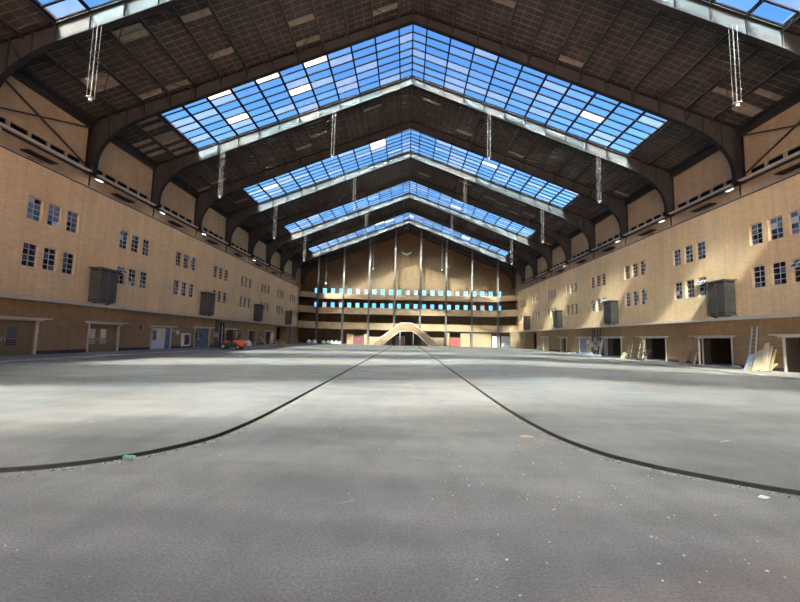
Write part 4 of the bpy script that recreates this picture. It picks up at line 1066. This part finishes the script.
# ================================================================ LITTER ON THE FLOOR
mb = MB(); P = [(-.17, -.02), (-.09, .06), (.02, .09), (.12, .03), (.17, -.03), (.05, -.07), (-.08, -.08)]
mb.prism([(2.19+x*.8, 7.35+y, .004) for x, y in P], (0, 0, .012), 'cardboard'); tag(mb.build('cardboard_scrap'), 'torn tan cardboard scrap on the lane near the right kerb', 'scrap')
t = thing('crushed_can', (-3.69, 5.42, .0), 'crushed green drinks can against the left kerb', 'can')
mb = MB(); lathe(mb, [(.028, -.075), (.034, -.06), (.03, -.02), (.034, .02), (.032, .055), (.027, .07)], 'can_green', (-3.69, 5.42, .04), 12, 'x'); mb.build('body', t, True)
mb = MB(); lathe(mb, [(.026, .07), (.024, .074)], 'aluminium', (-3.69, 5.42, .04), 12, 'x'); mb.build('lid', t)
mb = MB(); mb.prism([(4.04, 4.76, .004), (4.11, 4.80, .014), (4.16, 4.74, .010), (4.09, 4.72, .004)], (0, 0, .008), 'paper'); tag(mb.build('paper_scrap'), 'crumpled white paper scrap below the right kerb', 'scrap')
mb = MB()
for i in range(260):
    side = random.random()
    x = random.uniform(-3.2, 4.5); y = random.uniform(1.6, 14); s = random.uniform(.003, .009) * (1.6 if y > 6 else 1)
    if abs(x) > 2.3 and y > 5: continue
    if random.random() < .5: x = random.uniform(.3, 3.2); y = random.uniform(3.0, 7.0)
    if x > 2.4 and y > 5.4: continue
    a = random.uniform(0, 3); c, d = math.cos(a)*s, math.sin(a)*s
    mb.prism([(x-c, y-d, .002), (x+d, y-c, .002), (x+c, y+d, .002), (x-d*.7, y+c*.8, .002)], (0, 0, .005), random.choice(['paper', 'rail_light', 'rail_light', 'rail_pale']))
tag(mb.build('floor_grit'), 'tiny pale chips and grit scattered over the lane', 'grit', kind='stuff')
mb = MB()
for sd in (-1, 1):
    path = smooth_path(curve_pts(sd)); 
    for i in range(420):
        j = random.randint(1, len(path)-2); t = random.random(); x = path[j][0]*(1-t)+path[j+1][0]*t; y = path[j][1]*(1-t)+path[j+1][1]*t
        if y > 12 or abs(x) > 9: continue
        tx, ty = path[j+1][0]-path[j][0], path[j+1][1]-path[j][1]; l = math.hypot(tx, ty) or 1
        o = random.uniform(.05, .22)*random.random() + .04; x += -sd*(ty/l)*(-o)*-1 if False else 0
        nx, ny = ty/l*(-sd), -tx/l*(-sd)
        x -= nx*o; y -= ny*o
        s = random.uniform(.003, .010)
        mb.prism([(x-s, y-s*.6, .002), (x+s*.8, y-s, .002), (x+s, y+s*.7, .002), (x-s*.5, y+s, .002)], (0, 0, .008), random.choice(['dirt', 'dust', 'kerb_dark', 'wood_brown', 'rail_light']))
tag(mb.build('kerb_grit'), 'brown grit and chips gathered along the kerb edges', 'grit', kind='stuff')

mb = MB()       # pale smears with ragged outlines
for x, y, l, w, a in ((-8.9, 9.9, 1.7, .07, .35), (-9.0, 11.4, .7, .1, .1), (-4.6, 12.6, .9, .06, -.7), (-5.2, 11.0, .7, .05, -.2), (-1.1, 13.3, 1.3, .12, .05), (7.6, 16.4, 1.2, .12, .2), (7.0, 18.5, 1.0, .14, .05), (9.0, 16.7, 1.3, .1, -.2), (6.6, 6.2, .8, .04, .3), (7.4, 6.9, .7, .05, -.2), (8.8, 7.5, 1.4, .05, -.35), (5.6, 7.2, .5, .05, .5), (-.6, 4.3, .3, .02, .6), (.2, 5.9, .35, .02, -.4), (-5.8, 7.4, .12, .06, 0), (13.6, 24.0, 2.2, .2, .1)):
    c, d = math.cos(a), math.sin(a); z = .0035 if -2.9 < x < 2.4 else ZSIDE+.0035
    P = []
    for i in range(12):
        t = 2*math.pi*i/12; r = random.uniform(.55, 1.1); u, v = math.cos(t)*l/2*r, math.sin(t)*w/2*r; P.append((x+u*c-v*d, y+u*d+v*c, z))
    mb.poly(P, 'smear')
tag(mb.build('floor_smears'), 'pale smears on the grey floor', 'smears', kind='stuff')
